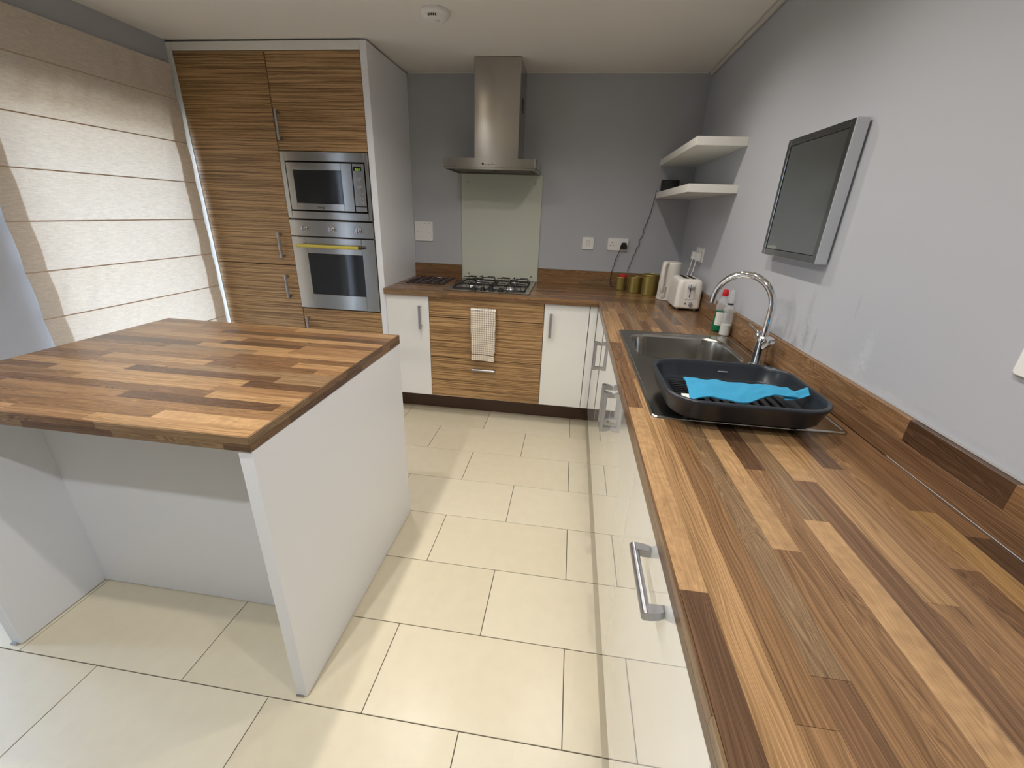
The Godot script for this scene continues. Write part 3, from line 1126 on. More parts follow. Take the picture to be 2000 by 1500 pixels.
# ---------------------------------------------------------------- hood, splashback, hob
func build_hood_and_hob() -> void:
	var hz := 0.357
	var o := thing("cooker_hood", Vector3(-1.343, 1.649, 0.15), "stainless steel chimney cooker hood above the hob", "cooker hood")
	var mb := MB.new()
	# canopy: front band with rounded ends, sides and top
	var prof := PackedVector2Array()
	for k in 7:
		var a := PI + k * PI / 12.0
		prof.append(Vector2(-1.626 + cos(a) * 0.020, hz - 0.020 - sin(a) * 0.020))
	for k in 7:
		var a := -PI / 2.0 + k * PI / 12.0
		prof.append(Vector2(-1.059 + cos(a) * 0.020, hz - 0.020 - sin(a) * 0.020))
	var full := PackedVector2Array(prof)
	full.append(Vector2(-1.039, 0.002))
	full.append(Vector2(-1.646, 0.002))
	mb.prism(full, Vector3(0, 1.662, 0), Vector3.RIGHT, Vector3.BACK, Vector3(0, 0.0516, 0))
	put(mb, "canopy", M.steel, o)
	mb = MB.new()
	ring_z(mb, -1.646, -1.039, 0.002, hz, 1.649, 1.6618, 0.012)
	put(mb, "lower_rim", M.steel, o)
	mb = MB.new()
	mb.box(Vector3(-1.60, 1.656, 0.05), Vector3(-1.345, 1.6615, 0.31), 0.001)
	mb.box(Vector3(-1.34, 1.656, 0.05), Vector3(-1.085, 1.6615, 0.31), 0.001)
	put(mb, "grease_filter", M.steel_dark, o)
	mb = MB.new()
	mb.box(Vector3(-1.4516, 1.714, 0.002), Vector3(-1.1671, H - 0.0025, 0.3107), 0.0015)
	put(mb, "chimney", M.steel, o)
	mb = MB.new()
	for k in 5:
		mb.box(Vector3(-1.1672, 2.0 + k * 0.016, 0.12), Vector3(-1.1664, 2.008 + k * 0.016, 0.225), 0.0)
	put(mb, "vent_slots", M.void_black, o)
	var i := 0
	for x in [-1.386, -1.366, -1.346, -1.326, -1.306]:
		mb = MB.new()
		mb.lathe(Vector3(x, 1.6815, hz), [[0.006, 0.0], [0.006, 0.003], [0.006, 0.003], [0.0, 0.0045]], 14, Basis(Vector3.RIGHT, Vector3.BACK, Vector3.DOWN))
		put(mb, "button", M.black if i == 0 else M.chrome, o)
		i += 1
	o = thing("glass_splashback", Vector3(-1.319, 0.912, 0.0), "pale green glass splashback behind the hob", "splashback")
	part_box("glass_sheet", Vector3(-1.6135, 0.9115, 0.004), Vector3(-1.0245, 1.6485, 0.0105), M.glass_splash, o, 0.0008)
	for q in [[-1.566, 1.593], [-1.074, 1.593], [-1.560, 0.952], [-1.073, 0.951]]:
		mb = MB.new()
		mb.lathe(Vector3(q[0], q[1], 0.0105), [[0.008, 0.0], [0.008, 0.002], [0.005, 0.004], [0.0, 0.0045]], 14, Basis(Vector3.RIGHT, Vector3.BACK, Vector3.DOWN))
		put(mb, "screw_cap", M.nickel, o)
	# hob
	var y := WY + 0.0005
	o = thing("gas_hob", Vector3(-1.314, y, 0.32), "four-burner stainless steel gas hob set in the worktop", "hob")
	mb = MB.new()
	mb.box(Vector3(-1.602, y, 0.062), Vector3(-1.028, y + 0.006, 0.578), 0.003)
	put(mb, "hob_plate", M.steel_sink, o)
	mb = MB.new()
	mb.box(Vector3(-1.555, y + 0.006, 0.10), Vector3(-1.075, y + 0.0068, 0.52), 0.0)
	put(mb, "inner_plate", M.steel_sink, o)
	for q in [[-1.450, 0.19, 0.046], [-1.445, 0.42, 0.034], [-1.180, 0.19, 0.034], [-1.180, 0.42, 0.046]]:
		var c := Vector3(q[0], y + 0.0068, q[1])
		var r: float = q[2]
		mb = MB.new()
		mb.lathe(c, [[r * 1.25, 0.0], [r * 1.2, 0.006], [r, 0.010], [r, 0.016], [r, 0.016], [r * 0.92, 0.016]], 24)
		var bn := put(mb, "burner", M.nickel, o)
		mb = MB.new()
		mb.lathe(c, [[r * 0.95, 0.016], [r * 0.95, 0.021], [r * 0.85, 0.0245], [0.0, 0.0255]], 24)
		put(mb, "burner_cap", M.black, bn)
	for s in [[-1.555, -1.32], [-1.305, -1.07]]:
		mb = MB.new()
		var ax: float = s[0]
		var bx: float = s[1]
		var yy := y + 0.040
		var za := 0.10
		var zb := 0.51
		var cx := (ax + bx) / 2
		mb.tube([Vector3(ax, y + 0.010, za), Vector3(bx, y + 0.010, za)], 0.004, 8)
		mb.tube([Vector3(ax, y + 0.010, zb), Vector3(bx, y + 0.010, zb)], 0.004, 8)
		mb.tube([Vector3(ax, y + 0.010, za), Vector3(ax, y + 0.010, zb)], 0.004, 8)
		mb.tube([Vector3(bx, y + 0.010, za), Vector3(bx, y + 0.010, zb)], 0.004, 8)
		for zc in [0.19, 0.42]:
			for d in [-1.0, 1.0]:
				var xe := ax if d < 0 else bx
				mb.tube([Vector3(xe, y + 0.010, zc), Vector3(xe, yy, zc), Vector3(cx + d * 0.02, yy, zc)], 0.0035, 8)
		for d in [[za, 0.19, 1.0], [zb, 0.42, -1.0]]:
			var e: float = d[0]
			mb.tube([Vector3(cx, y + 0.010, e), Vector3(cx, yy, e), Vector3(cx, yy, d[1] - d[2] * 0.02)], 0.0035, 8)
			for w in [ax + 0.02, bx - 0.02]:
				mb.tube([Vector3(w, y + 0.010, e), Vector3(w, yy - 0.006, e), Vector3(lerpf(w, cx, 0.55), yy - 0.006, e)], 0.003, 8)
		for w in [[0.19, 1.0], [0.42, -1.0]]:
			mb.tube([Vector3(cx, yy, 0.305 + (0.09 if w[1] < 0 else -0.09)), Vector3(cx, yy, 0.305 + (0.025 if w[1] < 0 else -0.025)), Vector3(cx, y + 0.010, 0.305)], 0.0035, 8)
		mb.tube([Vector3(ax, y + 0.010, 0.305), Vector3(bx, y + 0.010, 0.305)], 0.004, 8)
		put(mb, "pan_support", M.black, o)
	for x in [-1.400, -1.341, -1.281, -1.221]:
		mb = MB.new()
		mb.lathe(Vector3(x, y + 0.006, 0.548), [[0.018, 0.0], [0.018, 0.004], [0.018, 0.004], [0.0145, 0.006], [0.013, 0.020], [0.012, 0.022], [0.0, 0.022]], 18)
		mb.box(Vector3(x - 0.003, y + 0.026, 0.536), Vector3(x + 0.003, y + 0.031, 0.560), 0.001)
		put(mb, "knob", M.black, o)

func ring_z(mb: MB, x0: float, x1: float, z0: float, z1: float, ya: float, yb: float, w: float) -> void:
	mb.box(Vector3(x0 + 0.004, ya, z0), Vector3(x0 + w, yb, z1 - 0.01), 0.001)
	mb.box(Vector3(x1 - w, ya, z0), Vector3(x1 - 0.004, yb, z1 - 0.01), 0.001)
	mb.box(Vector3(x0 + w, ya, z1 - w), Vector3(x1 - w, yb, z1 - 0.001), 0.001)
	mb.box(Vector3(x0 + w, ya, z0), Vector3(x1 - w, yb, z0 + w), 0.001)

# ---------------------------------------------------------------- sink, tap, drainer
func rrect(x0: float, x1: float, z0: float, z1: float, r: float, y: float, per := 6) -> Array:
	var out := []
	for c in [[x1 - r, z1 - r, 0.0], [x0 + r, z1 - r, PI / 2], [x0 + r, z0 + r, PI], [x1 - r, z0 + r, PI * 1.5]]:
		for k in per + 1:
			var a: float = c[2] + k * PI / 2 / per
			out.append(Vector3(c[0] + cos(a) * r, y, c[1] + sin(a) * r))
	return out

func build_sink() -> void:
	var y := WY + 0.0006
	var o := thing("kitchen_sink", Vector3(-0.29, y, 1.8), "stainless steel inset sink with drainer", "sink")
	var mb := MB.new()
	var x0 := -0.532
	var x1 := -0.045
	var z0 := 1.346
	var z1 := 2.266
	# raised outer bead
	var bead := []
	for q in [[0.0, 0.0], [0.001, 0.004], [0.005, 0.0055], [0.009, 0.004], [0.011, 0.0032]]:
		bead.append(rrect(x0 + q[0], x1 - q[0], z0 + q[0], z1 - q[0], 0.016 - q[0] * 0.6, y + q[1]))
	mb.grid(bead, true, true)
	# flat land from the bead to the bowl, and the ribbed drainer
	var bx0 := -0.490
	var bx1 := -0.102
	var bz0 := 1.396
	var bz1 := 1.752
	var yp := y + 0.0032
	var bowl_loops := []
	for q in [[-0.010, 0.0, 0.085], [-0.004, 0.0016, 0.082], [0.0, -0.002, 0.08], [0.004, -0.012, 0.078], [0.012, -0.09, 0.075], [0.018, -0.130, 0.07], [0.034, -0.152, 0.06], [0.07, -0.160, 0.04], [0.14, -0.163, 0.02], [0.17, -0.164, 0.005]]:
		bowl_loops.append(rrect(bx0 + q[0], bx1 - q[0], bz0 + q[0], bz1 - q[0], q[2], yp + q[1], 8))
	var land := rrect(bx0 - 0.010, bx1 + 0.010, bz0 - 0.010, bz1 + 0.010, 0.085, yp, 8)
	var ring := []
	# outer rectangle round the bowl half of the plate, matched corner by corner
	for c in [[x1 - 0.0109, 1.7725], [x0 + 0.0109, 1.7725], [x0 + 0.0109, z0 + 0.0109], [x1 - 0.0109, z0 + 0.0109]]:
		for k in 9:
			ring.append(Vector3(c[0], yp, c[1]))
	for k in land.size():
		var k2 := (k + 1) % land.size()
		if ring[k].distance_to(ring[k2]) < 1e-6:
			mb.poly([ring[k], land[k], land[k2]], Vector3.UP)
		else:
			mb.poly([ring[k], ring[k2], land[k2], land[k]], Vector3.UP)
	# drainer with shallow grooves
	var rows := []
	var nz := 40
	for i in nz + 1:
		var z := lerpf(1.7725, z1 - 0.0109, float(i) / nz)
		var row := []
		for j in 65:
			var f := j / 64.0
			var x := lerpf(x0 + 0.0109, x1 - 0.0109, f)
			var g := 0.0
			if f > 0.16 and f < 0.92 and z > 1.82 and z < 2.23:
				g = -0.0016 * pow(maxf(0.0, sin((f - 0.16) / 0.76 * PI * 9.0)), 0.6)
			row.append(Vector3(x, yp + g, z))
		rows.append(row)
	mb.grid(rows, false, true)
	put(mb, "drainer_plate", M.steel_sink, o)
	mb = MB.new()
	mb.grid(bowl_loops, true, true)
	put(mb, "bowl", M.steel_sink, o)
	mb = MB.new()
	mb.lathe(Vector3(-0.296, yp - 0.1635, 1.574), [[0.042, 0.0], [0.040, 0.002], [0.03, 0.001], [0.026, 0.0], [0.0, 0.0]], 24)
	put(mb, "waste_strainer", M.chrome, o)
	# tap
	var t := Vector3(-0.073, yp + 0.0005, 1.745)
	o = thing("mixer_tap", t, "chrome swan-neck mixer tap with two levers", "tap")
	mb = MB.new()
	mb.lathe(t, [[0.029, 0.0], [0.029, 0.004], [0.025, 0.007], [0.0225, 0.012], [0.0225, 0.085], [0.0235, 0.095], [0.0225, 0.107], [0.016, 0.112], [0.012, 0.113]], 24)
	put(mb, "body", M.chrome, o)
	mb = MB.new()
	var path := []
	var dir := Vector3(-0.152, 0, -0.145).normalized()
	var r := 0.105
	for k in 5:
		path.append(t + Vector3(0, 0.105 + k * 0.026, 0))
	for k in range(1, 17):
		var a := PI * k / 16.0
		path.append(t + Vector3(0, 0.206 + sin(a) * r, 0) + dir * (r - cos(a) * r))
	path.append(t + Vector3(0, 0.192, 0) + dir * (2.0 * r + 0.002))
	mb.tube(path, 0.0115, 16)
	put(mb, "spout", M.chrome, o)
	for s in [-1.0, 1.0]:
		var a := t + Vector3(0, 0.076, s * 0.012)
		var d := Vector3(0.0, 0.62, s * 0.78).normalized()
		mb = MB.new()
		mb.rod(a, a + d * 0.040, 0.0135, 16, 0.0155)
		mb.rod(a + d * 0.0405, a + d * 0.052, 0.0155, 16, 0.014)
		var lv := put(mb, "valve", M.chrome, o)
		mb = MB.new()
		var l0 := a + d * 0.048
		mb.rod(l0, l0 + Vector3(-0.014, 0.020, s * 0.066), 0.0046, 10, 0.0036)
		put(mb, "lever", M.chrome, lv)
	# dish drainer tray on short feet
	o = thing("dish_drainer", Vector3(-0.31, yp, 2.14), "dark grey plastic dish drainer tray on the sink drainer", "dish drainer")
	var tx0 := -0.512
	var tx1 := -0.110
	var tz0 := 1.992
	var tz1 := 2.338
	var yb := yp + 0.022
	mb = MB.new()
	var loops := []
	for q in [[0.036, 0.0, 0.06], [0.024, 0.002, 0.07], [0.017, 0.008, 0.076], [0.006, 0.042, 0.085], [0.001, 0.050, 0.09], [0.0, 0.056, 0.09], [0.003, 0.0595, 0.088], [0.009, 0.060, 0.082], [0.013, 0.057, 0.079], [0.015, 0.048, 0.077], [0.024, 0.014, 0.072], [0.033, 0.007, 0.064], [0.048, 0.005, 0.05]]:
		loops.append(rrect(tx0 + q[0], tx1 - q[0], tz0 + q[0], tz1 - q[0], q[2], yb + q[1], 8))
	mb.grid(loops, true, true)
	var base := rrect(tx0 + 0.036, tx1 - 0.036, tz0 + 0.036, tz1 - 0.036, 0.06, yb, 8)
	mb.poly(base, Vector3.DOWN)
	var inner := rrect(tx0 + 0.048, tx1 - 0.048, tz0 + 0.048, tz1 - 0.048, 0.05, yb + 0.005, 8)
	mb.poly(inner, Vector3.UP)
	put(mb, "tray", M.tray, o)
	for q in [[-0.44, 2.07], [-0.18, 2.07], [-0.44, 2.26], [-0.18, 2.26]]:
		mb = MB.new()
		mb.lathe(Vector3(q[0], yp + 0.0003, q[1]), [[0.0, 0.0], [0.011, 0.0], [0.011, 0.0], [0.014, 0.0225]], 14)
		put(mb, "foot", M.tray, o)
	for k in 15:
		var rib := MB.new()
		var z := 2.062 + k * 0.0145
		rib.box(Vector3(-0.455, yb + 0.006, z), Vector3(-0.385, yb + 0.012, z + 0.006), 0.001)
		put(rib, "rib", M.tray_dark, o)
	for k in 8:
		var pr := MB.new()
		var x := -0.36 + k * 0.026
		for z in [2.10, 2.24]:
			pr.rod(Vector3(x, yb + 0.005, z), Vector3(x, yb + 0.028, z), 0.0045, 8, 0.003)
		pr.box(Vector3(x - 0.003, yb + 0.005, 2.10), Vector3(x + 0.003, yb + 0.010, 2.24), 0.001)
		put(pr, "plate_prong", M.tray_dark, o)
	mb = MB.new()
	mb.box(Vector3(-0.30, yb + 0.030, 2.0105), Vector3(-0.27, yb + 0.034, 2.0145), 0.001)
	put(mb, "mould_mark", M.plastic_grey, o)
	# blue cloth lying across the prongs
	rows = []
	var cl := noise(151, 1.0, 2)
	for i in 17:
		var f := i / 16.0
		var row := []
		for j in 41:
			var u := j / 40.0
			var x := lerpf(-0.432, -0.172, u) + f * lerpf(-0.022, 0.004, u)
			var z := lerpf(2.128, 2.300, f) - f * lerpf(0.0, 0.10, u) + 0.018 * u
			z += -0.012 * sin(u * 10.0) * f
			var yy := yb + 0.046 + 0.008 * sin(PI * f) + 0.004 * cl.get_noise_2d(u * 4.0 + f * 1.0, f * 2.0) + 0.004 * f * sin(u * 9.0)
			row.append(Vector3(x, yy, z))
		rows.append(row)
	var under := []
	for rw in rows:
		var r2 := []
		for p in rw:
			r2.append(p - Vector3(0, 0.003, 0))
		under.append(r2)
	o = thing("cleaning_cloth", Vector3(-0.30, yb + 0.03, 2.19), "bright blue microfibre cloth draped in the grey drainer", "cloth")
	mb = MB.new()
	mb.grid(rows, false, true)
	mb.grid(under, false, false)
	for i in 16:
		mb.poly([rows[i][0], rows[i + 1][0], under[i + 1][0], under[i][0]], Vector3.LEFT)
		mb.poly([rows[i][40], rows[i + 1][40], under[i + 1][40], under[i][40]], Vector3.RIGHT)
	for j in 40:
		mb.poly([rows[16][j], rows[16][j + 1], under[16][j + 1], under[16][j]], Vector3.BACK)
	put(mb, "cloth_body", M.blue_cloth, o)
	# curled corner and white care label
	mb = MB.new()
	var curl := []
	for i in 7:
		var f := i / 6.0
		var row := []
		for j in 7:
			var u := j / 6.0
			row.append(rows[16][40] + Vector3(-0.030 + u * 0.062, -0.004 + 0.016 * u * u + 0.006 * sin(f * 5.0), -0.030 + f * 0.032 - u * 0.012))
		curl.append(row)
	mb.grid(curl, false, true)
	put(mb, "curled_corner", M.blue_cloth, o)
	mb = MB.new()
	mb.box(rows[13][0] + Vector3(-0.016, -0.010, -0.014), rows[13][0] + Vector3(0.004, -0.004, 0.014), 0.001)
	put(mb, "care_label", M.label_white, o)

# ---------------------------------------------------------------- things on the walls
func shelf(label: String, y0: float, z1: float) -> void:
	var mb := MB.new()
	mb.box(Vector3(-0.236, y0, 0.0), Vector3(0.0, y0 + 0.038, z1), 0.0012)
	tag(put(mb, "floating_shelf", M.edging), label, "shelf", "floating shelves in the corner")

func plate(label: String, called: String, c: Vector3, right: Vector3, out: Vector3, w: float, h: float) -> Node3D:
	var o := thing(called, c, label, "switch" if called.contains("switch") else "socket")
	var mb := MB.new()
	var rows := []
	for q in [[0.0, 0.0], [0.0, 0.005], [0.003, 0.0085]]:
		var row := []
		for p in rrect(-w / 2 + q[0], w / 2 - q[0], -h / 2 + q[0], h / 2 - q[0], 0.006, 0.0, 3):
			row.append(c + right * p.x + Vector3.UP * p.z + out * q[1])
		rows.append(row)
	mb.grid(rows, true, right.cross(Vector3.UP).dot(out) < 0.0)
	mb.poly(rows[2], out)
	put(mb, "face_plate", M.plastic_white, o)
	return o

func obox(o: Node3D, called: String, c: Vector3, right: Vector3, out: Vector3, u: float, v: float, w: float, h: float, d0: float, d1: float, mat: Material) -> void:
	var a := c + right * (u - w / 2) + Vector3.UP * (v - h / 2) + out * d0
	var b := c + right * (u + w / 2) + Vector3.UP * (v + h / 2) + out * d1
	part_box(called, a, b, mat, o, 0.0006)

func build_wall_things() -> void:
	shelf("upper of two white floating shelves, empty", 1.729, 0.925)
	shelf("lower white floating shelf carrying the small black box", 1.526, 0.920)
	# mirror
	var o := thing("wall_mirror", Vector3(0, 1.285, 1.66), "square mirror in a deep silver frame above the tap", "mirror")
	var mb := MB.new()
	var z0 := 1.472
	var z1 := 1.866
	var y0 := 1.286
	var y1 := 1.674
	var w := 0.012
	var xa := -0.041
	var xb := -0.007
	mb.box(Vector3(xa, y0, z0), Vector3(xb, y1, z0 + w), 0.001)
	mb.box(Vector3(xa, y0, z1 - w), Vector3(xb, y1, z1), 0.001)
	mb.box(Vector3(xa, y0, z0 + w), Vector3(xb, y0 + w, z1 - w), 0.001)
	mb.box(Vector3(xa, y1 - w, z0 + w), Vector3(xb, y1, z1 - w), 0.001)
	put(mb, "frame", M.aluminium, o)
	part_box("mirror_glass", Vector3(xa + 0.001, y0 + 0.024, z0 + 0.024), Vector3(xa + 0.006, y1 - 0.024, z1 - 0.024), M.mirror, o, 0.0)
	for q in [[y0 + 0.001, y1 - 0.001, z0 + 0.001, z0 + 0.022], [y0 + 0.001, y1 - 0.001, z1 - 0.022, z1 - 0.001], [y0 + 0.001, y0 + 0.022, z0 + 0.023, z1 - 0.023], [y1 - 0.022, y1 - 0.001, z0 + 0.023, z1 - 0.023]]:
		part_box("bevel_strip", Vector3(xa - 0.002, q[0], q[2]), Vector3(xa + 0.004, q[1], q[3]), M.bevel, o, 0.001)
	part_box("backing", Vector3(xb - 0.006, y0 + 0.02, z0 + 0.02), Vector3(-0.0005, y1 - 0.02, z1 - 0.02), M.black, o, 0.0)
	# appliance switches beside the tall cabinet
	var rt := Vector3.RIGHT
	var ot := Vector3.BACK
	var c := Vector3(-1.914, 1.244, 0.0)
	o = plate("square white appliance switch plate beside the tall cabinet", "grid_switch", c, rt, ot, 0.142, 0.142)
	for r in 2:
		for k in 4:
			obox(o, "rocker", c, rt, ot, -0.045 + k * 0.030, 0.033 - r * 0.064, 0.020, 0.036, 0.008, 0.011, M.plastic_white)
			obox(o, "marking", c, rt, ot, -0.045 + k * 0.030, 0.058 - r * 0.064, 0.018, 0.003, 0.008, 0.0088, M.plastic_grey)
	# single switch
	c = Vector3(-0.665, 1.210, 0.0)
	o = plate("single white switch to the left of the double socket", "fused_switch", c, rt, ot, 0.086, 0.086)
	obox(o, "rocker", c, rt, ot, 0.0, 0.002, 0.016, 0.034, 0.008, 0.0115, M.plastic_white)
	obox(o, "marking", c, rt, ot, 0.0, 0.002, 0.020, 0.038, 0.008, 0.0088, M.plastic_grey)
	# double socket
	c = Vector3(-0.450, 1.211, 0.0)
	o = plate("white double socket with the black plug on the back wall", "double_socket", c, rt, ot, 0.146, 0.086)
	socket_holes(o, c, rt, ot)
	# socket on wall_right
	c = Vector3(0.0, 1.201, 0.500)
	rt = Vector3.BACK
	ot = Vector3.LEFT
	o = plate("white double socket with two white plugs behind the toaster", "double_socket", c, rt, ot, 0.146, 0.086)
	socket_holes(o, c, rt, ot)
	# light switch at the edge of the picture
	c = Vector3(0.0, 1.214, 2.556)
	o = plate("white wall switch at the picture edge above the worktop", "wall_switch", c, rt, ot, 0.086, 0.086)
	obox(o, "rocker", c, rt, ot, 0.0, 0.0, 0.018, 0.034, 0.008, 0.0115, M.plastic_white)
	# smoke alarm
	c = Vector3(-1.503, H, 0.915)
	o = thing("smoke_alarm", c, "round white smoke alarm on the ceiling", "smoke alarm")
	mb = MB.new()
	mb.lathe(c, [[0.0, -0.0385], [0.030, -0.038], [0.046, -0.036], [0.052, -0.032], [0.055, -0.024], [0.055, -0.024], [0.064, -0.020], [0.067, -0.012], [0.067, -0.001]], 36)
	put(mb, "housing", M.plastic_white, o)
	mb = MB.new()
	for k in 5:
		var a := PI / 2 + (k - 2) * 0.16
		mb.box(c + Vector3(cos(a) * 0.0545 - 0.0025, -0.0335, sin(a) * 0.0545 - 0.003), c + Vector3(cos(a) * 0.0545 + 0.0025, -0.0265, sin(a) * 0.0545 + 0.002), 0.0)
	put(mb, "sensor_vents", M.void_black, o)
	mb = MB.new()
	mb.lathe(c + Vector3(0.012, -0.0415, 0.01), [[0.0, 0.0], [0.011, 0.0], [0.012, 0.002], [0.012, 0.004]], 18)
	put(mb, "test_button", M.cream, o)

func socket_holes(o: Node3D, c: Vector3, rt: Vector3, ot: Vector3) -> void:
	for s in [-1.0, 1.0]:
		obox(o, "pin_hole", c, rt, ot, s * 0.042, 0.014, 0.005, 0.009, 0.0078, 0.0089, M.black)
		obox(o, "pin_hole", c, rt, ot, s * 0.042 - 0.011, -0.008, 0.008, 0.005, 0.0078, 0.0089, M.black)
		obox(o, "pin_hole", c, rt, ot, s * 0.042 + 0.011, -0.008, 0.008, 0.005, 0.0078, 0.0089, M.black)
		obox(o, "rocker", c, rt, ot, s * 0.012, 0.022, 0.013, 0.022, 0.008, 0.0112, M.plastic_white)

# ---------------------------------------------------------------- things on the worktops
func canister(label: String, c: Vector3, r: float, h: float) -> Node3D:
	var o := thing("canister", c, label, "canister", "olive metal canisters")
	var mb := MB.new()
	mb.lathe(c, [[0.0, 0.0], [r * 0.96, 0.0], [r * 0.97, 0.002], [r * 0.97, h * 0.90], [r * 0.97, h * 0.90], [r, h * 0.915], [r, h - 0.003], [r * 0.985, h], [r * 0.95, h], [r * 0.93, h - 0.004], [r * 0.92, h * 0.2], [0.0, h * 0.19]], 32)
	put(mb, "pot", M.olive, o)
	return o

func build_counter_things() -> void:
	var y := WY + 0.0006
	canister("small olive metal canister nearest the socket", Vector3(-0.408, y, 0.135), 0.040, 0.093)
	var mb := MB.new()
	mb.lathe(Vector3(-0.398, y + 0.0185, 0.135), [[0.0, 0.0], [0.024, 0.0], [0.024, 0.0], [0.026, 0.082], [0.022, 0.090], [0.0, 0.091]], 20)
	tag(put(mb, "red_lid_jar", M.red), "red-topped jar standing in the smallest olive canister", "jar")
	canister("middle olive metal canister of the three", Vector3(-0.322, y, 0.225), 0.046, 0.108)
	canister("tallest olive metal canister beside the kettle", Vector3(-0.232, y, 0.295), 0.056, 0.138)
	# kettle
	var c := Vector3(-0.140, y, 0.430)
	var o := thing("kettle", c, "white plastic jug kettle standing behind the toaster", "kettle")
	mb = MB.new()
	mb.lathe(c, [[0.0, 0.0], [0.066, 0.0], [0.068, 0.004], [0.068, 0.020], [0.068, 0.020], [0.064, 0.022]], 32)
	put(mb, "power_base", M.cream, o)
	mb = MB.new()
	mb.lathe(c, [[0.062, 0.0225], [0.064, 0.026], [0.0635, 0.10], [0.060, 0.19], [0.058, 0.225], [0.056, 0.232], [0.050, 0.236], [0.050, 0.236], [0.030, 0.240], [0.0, 0.241]], 36)
	put(mb, "jug", M.cream, o)
	var hd := Vector3(-0.62, 0, 0.78).normalized()
	mb = MB.new()
	var rows := []
	var side := hd.cross(Vector3.UP)
	for q in [[0.226, 0.040, 0.105], [0.222, 0.055, 0.105], [0.19, 0.060, 0.100], [0.12, 0.060, 0.098], [0.09, 0.052, 0.098], [0.075, 0.045, 0.098], [0.03, 0.045, 0.098]]:
		var row := []
		for k in 12:
			var a := TAU * k / 12
			var rr := lerpf(q[1], q[2], 0.5 + 0.5 * cos(a))
			row.append(c + Vector3(0, q[0], 0) + hd * rr + side * sin(a) * 0.015)
		rows.append(row)
	# the grip: a slim bar standing off the jug
	var grip := []
	for q in [[0.228, 0.046], [0.230, 0.070], [0.226, 0.088], [0.210, 0.096], [0.15, 0.094], [0.09, 0.088], [0.06, 0.080], [0.050, 0.066]]:
		grip.append(c + Vector3(0, q[0], 0) + hd * q[1])
	mb.tube(grip, 0.0125, 14)
	put(mb, "handle_grip", M.cream, o)
	mb = MB.new()
	mb.tube([c + Vector3(0, 0.024, 0) + hd * 0.058, c + Vector3(0, 0.05, 0) + hd * 0.064, c + Vector3(0, 0.09, 0) + hd * 0.070], 0.020, 14)
	put(mb, "switch_housing", M.cream, o)
	mb = MB.new()
	var bs := Basis(side, hd, side.cross(hd))
	mb.lathe(c + Vector3(0, 0.072, 0) + hd * 0.087, [[0.007, 0.0], [0.007, 0.003], [0.007, 0.003], [0.0, 0.004]], 14, bs)
	put(mb, "switch_button", M.plastic_grey, o)
	mb = MB.new()
	var sp := -hd
	mb.prism(PackedVector2Array([Vector2(-0.022, 0.0), Vector2(0.022, 0.0), Vector2(0.006, 0.026), Vector2(-0.006, 0.026)]), c + Vector3(0, 0.195, 0) + sp * 0.050, sp.cross(Vector3.UP), sp, Vector3(0, 0.036, 0))
	put(mb, "spout", M.cream, o)
	# toaster
	var tx0 := -0.168
	var tx1 := -0.024
	var tz0 := 0.560
	var tz1 := 0.790
	c = Vector3((tx0 + tx1) / 2, y, (tz0 + tz1) / 2)
	o = thing("toaster", c, "white two-slot toaster with its lever facing the room", "toaster")
	mb = MB.new()
	var yt := y + 0.012
	var loops := []
	for q in [[0.010, 0.0, 0.02], [0.002, 0.004, 0.024], [0.0, 0.012, 0.026], [0.003, 0.12, 0.026], [0.006, 0.148, 0.028], [0.012, 0.159, 0.028], [0.022, 0.164, 0.022], [0.034, 0.165, 0.012]]:
		loops.append(rrect(tx0 + q[0], tx1 - q[0], tz0 + q[0], tz1 - q[0], q[2], yt + q[1], 6))
	mb.grid(loops, true, true)
	mb.poly(loops[0], Vector3.DOWN)
	mb.poly(loops[-1], Vector3.UP)
	put(mb, "casing", M.cream, o)
	for x in [-0.114, -0.078]:
		mb = MB.new()
		mb.box(Vector3(x - 0.011, yt + 0.160, tz0 + 0.038), Vector3(x + 0.011, yt + 0.1662, tz1 - 0.040), 0.0)
		put(mb, "bread_slot", M.void_black, o)
	mb = MB.new()
	mb.box(Vector3(-0.119, yt + 0.055, tz1 - 0.006), Vector3(-0.073, yt + 0.142, tz1 + 0.0012), 0.001)
	put(mb, "lever_panel", M.plastic_white, o)
	part_box("lever_slot", Vector3(-0.098, yt + 0.066, tz1), Vector3(-0.094, yt + 0.138, tz1 + 0.0018), M.black, o, 0.0)
	part_box("lever", Vector3(-0.114, yt + 0.118, tz1 + 0.001), Vector3(-0.078, yt + 0.130, tz1 + 0.022), M.plastic_grey, o, 0.003)
	mb = MB.new()
	bs = Basis(Vector3.RIGHT, Vector3.BACK, Vector3.DOWN)
	mb.lathe(Vector3(-0.084, yt + 0.030, tz1 - 0.001), [[0.012, 0.0], [0.011, 0.010], [0.009, 0.012], [0.0, 0.012]], 18, bs)
	put(mb, "browning_dial", M.plastic_grey, o)
	mb = MB.new()
	mb.lathe(Vector3(-0.113, yt + 0.034, tz1 - 0.001), [[0.005, 0.0], [0.005, 0.004], [0.0, 0.005]], 12, bs)
	put(mb, "cancel_button", M.plastic_grey, o)
	for q in [[tx0 + 0.025, tz0 + 0.03], [tx1 - 0.025, tz0 + 0.03], [tx0 + 0.025, tz1 - 0.03], [tx1 - 0.025, tz1 - 0.03]]:
		mb = MB.new()
		mb.lathe(Vector3(q[0], y, q[1]), [[0.0, 0.0], [0.008, 0.0], [0.010, 0.0125]], 12)
		put(mb, "foot", M.plastic_grey, o)
	# washing-up liquid
	c = Vector3(-0.055, y, 1.225)
	o = thing("soap_bottle", c, "green washing-up liquid bottle with a red cap", "bottle")
	mb = MB.new()
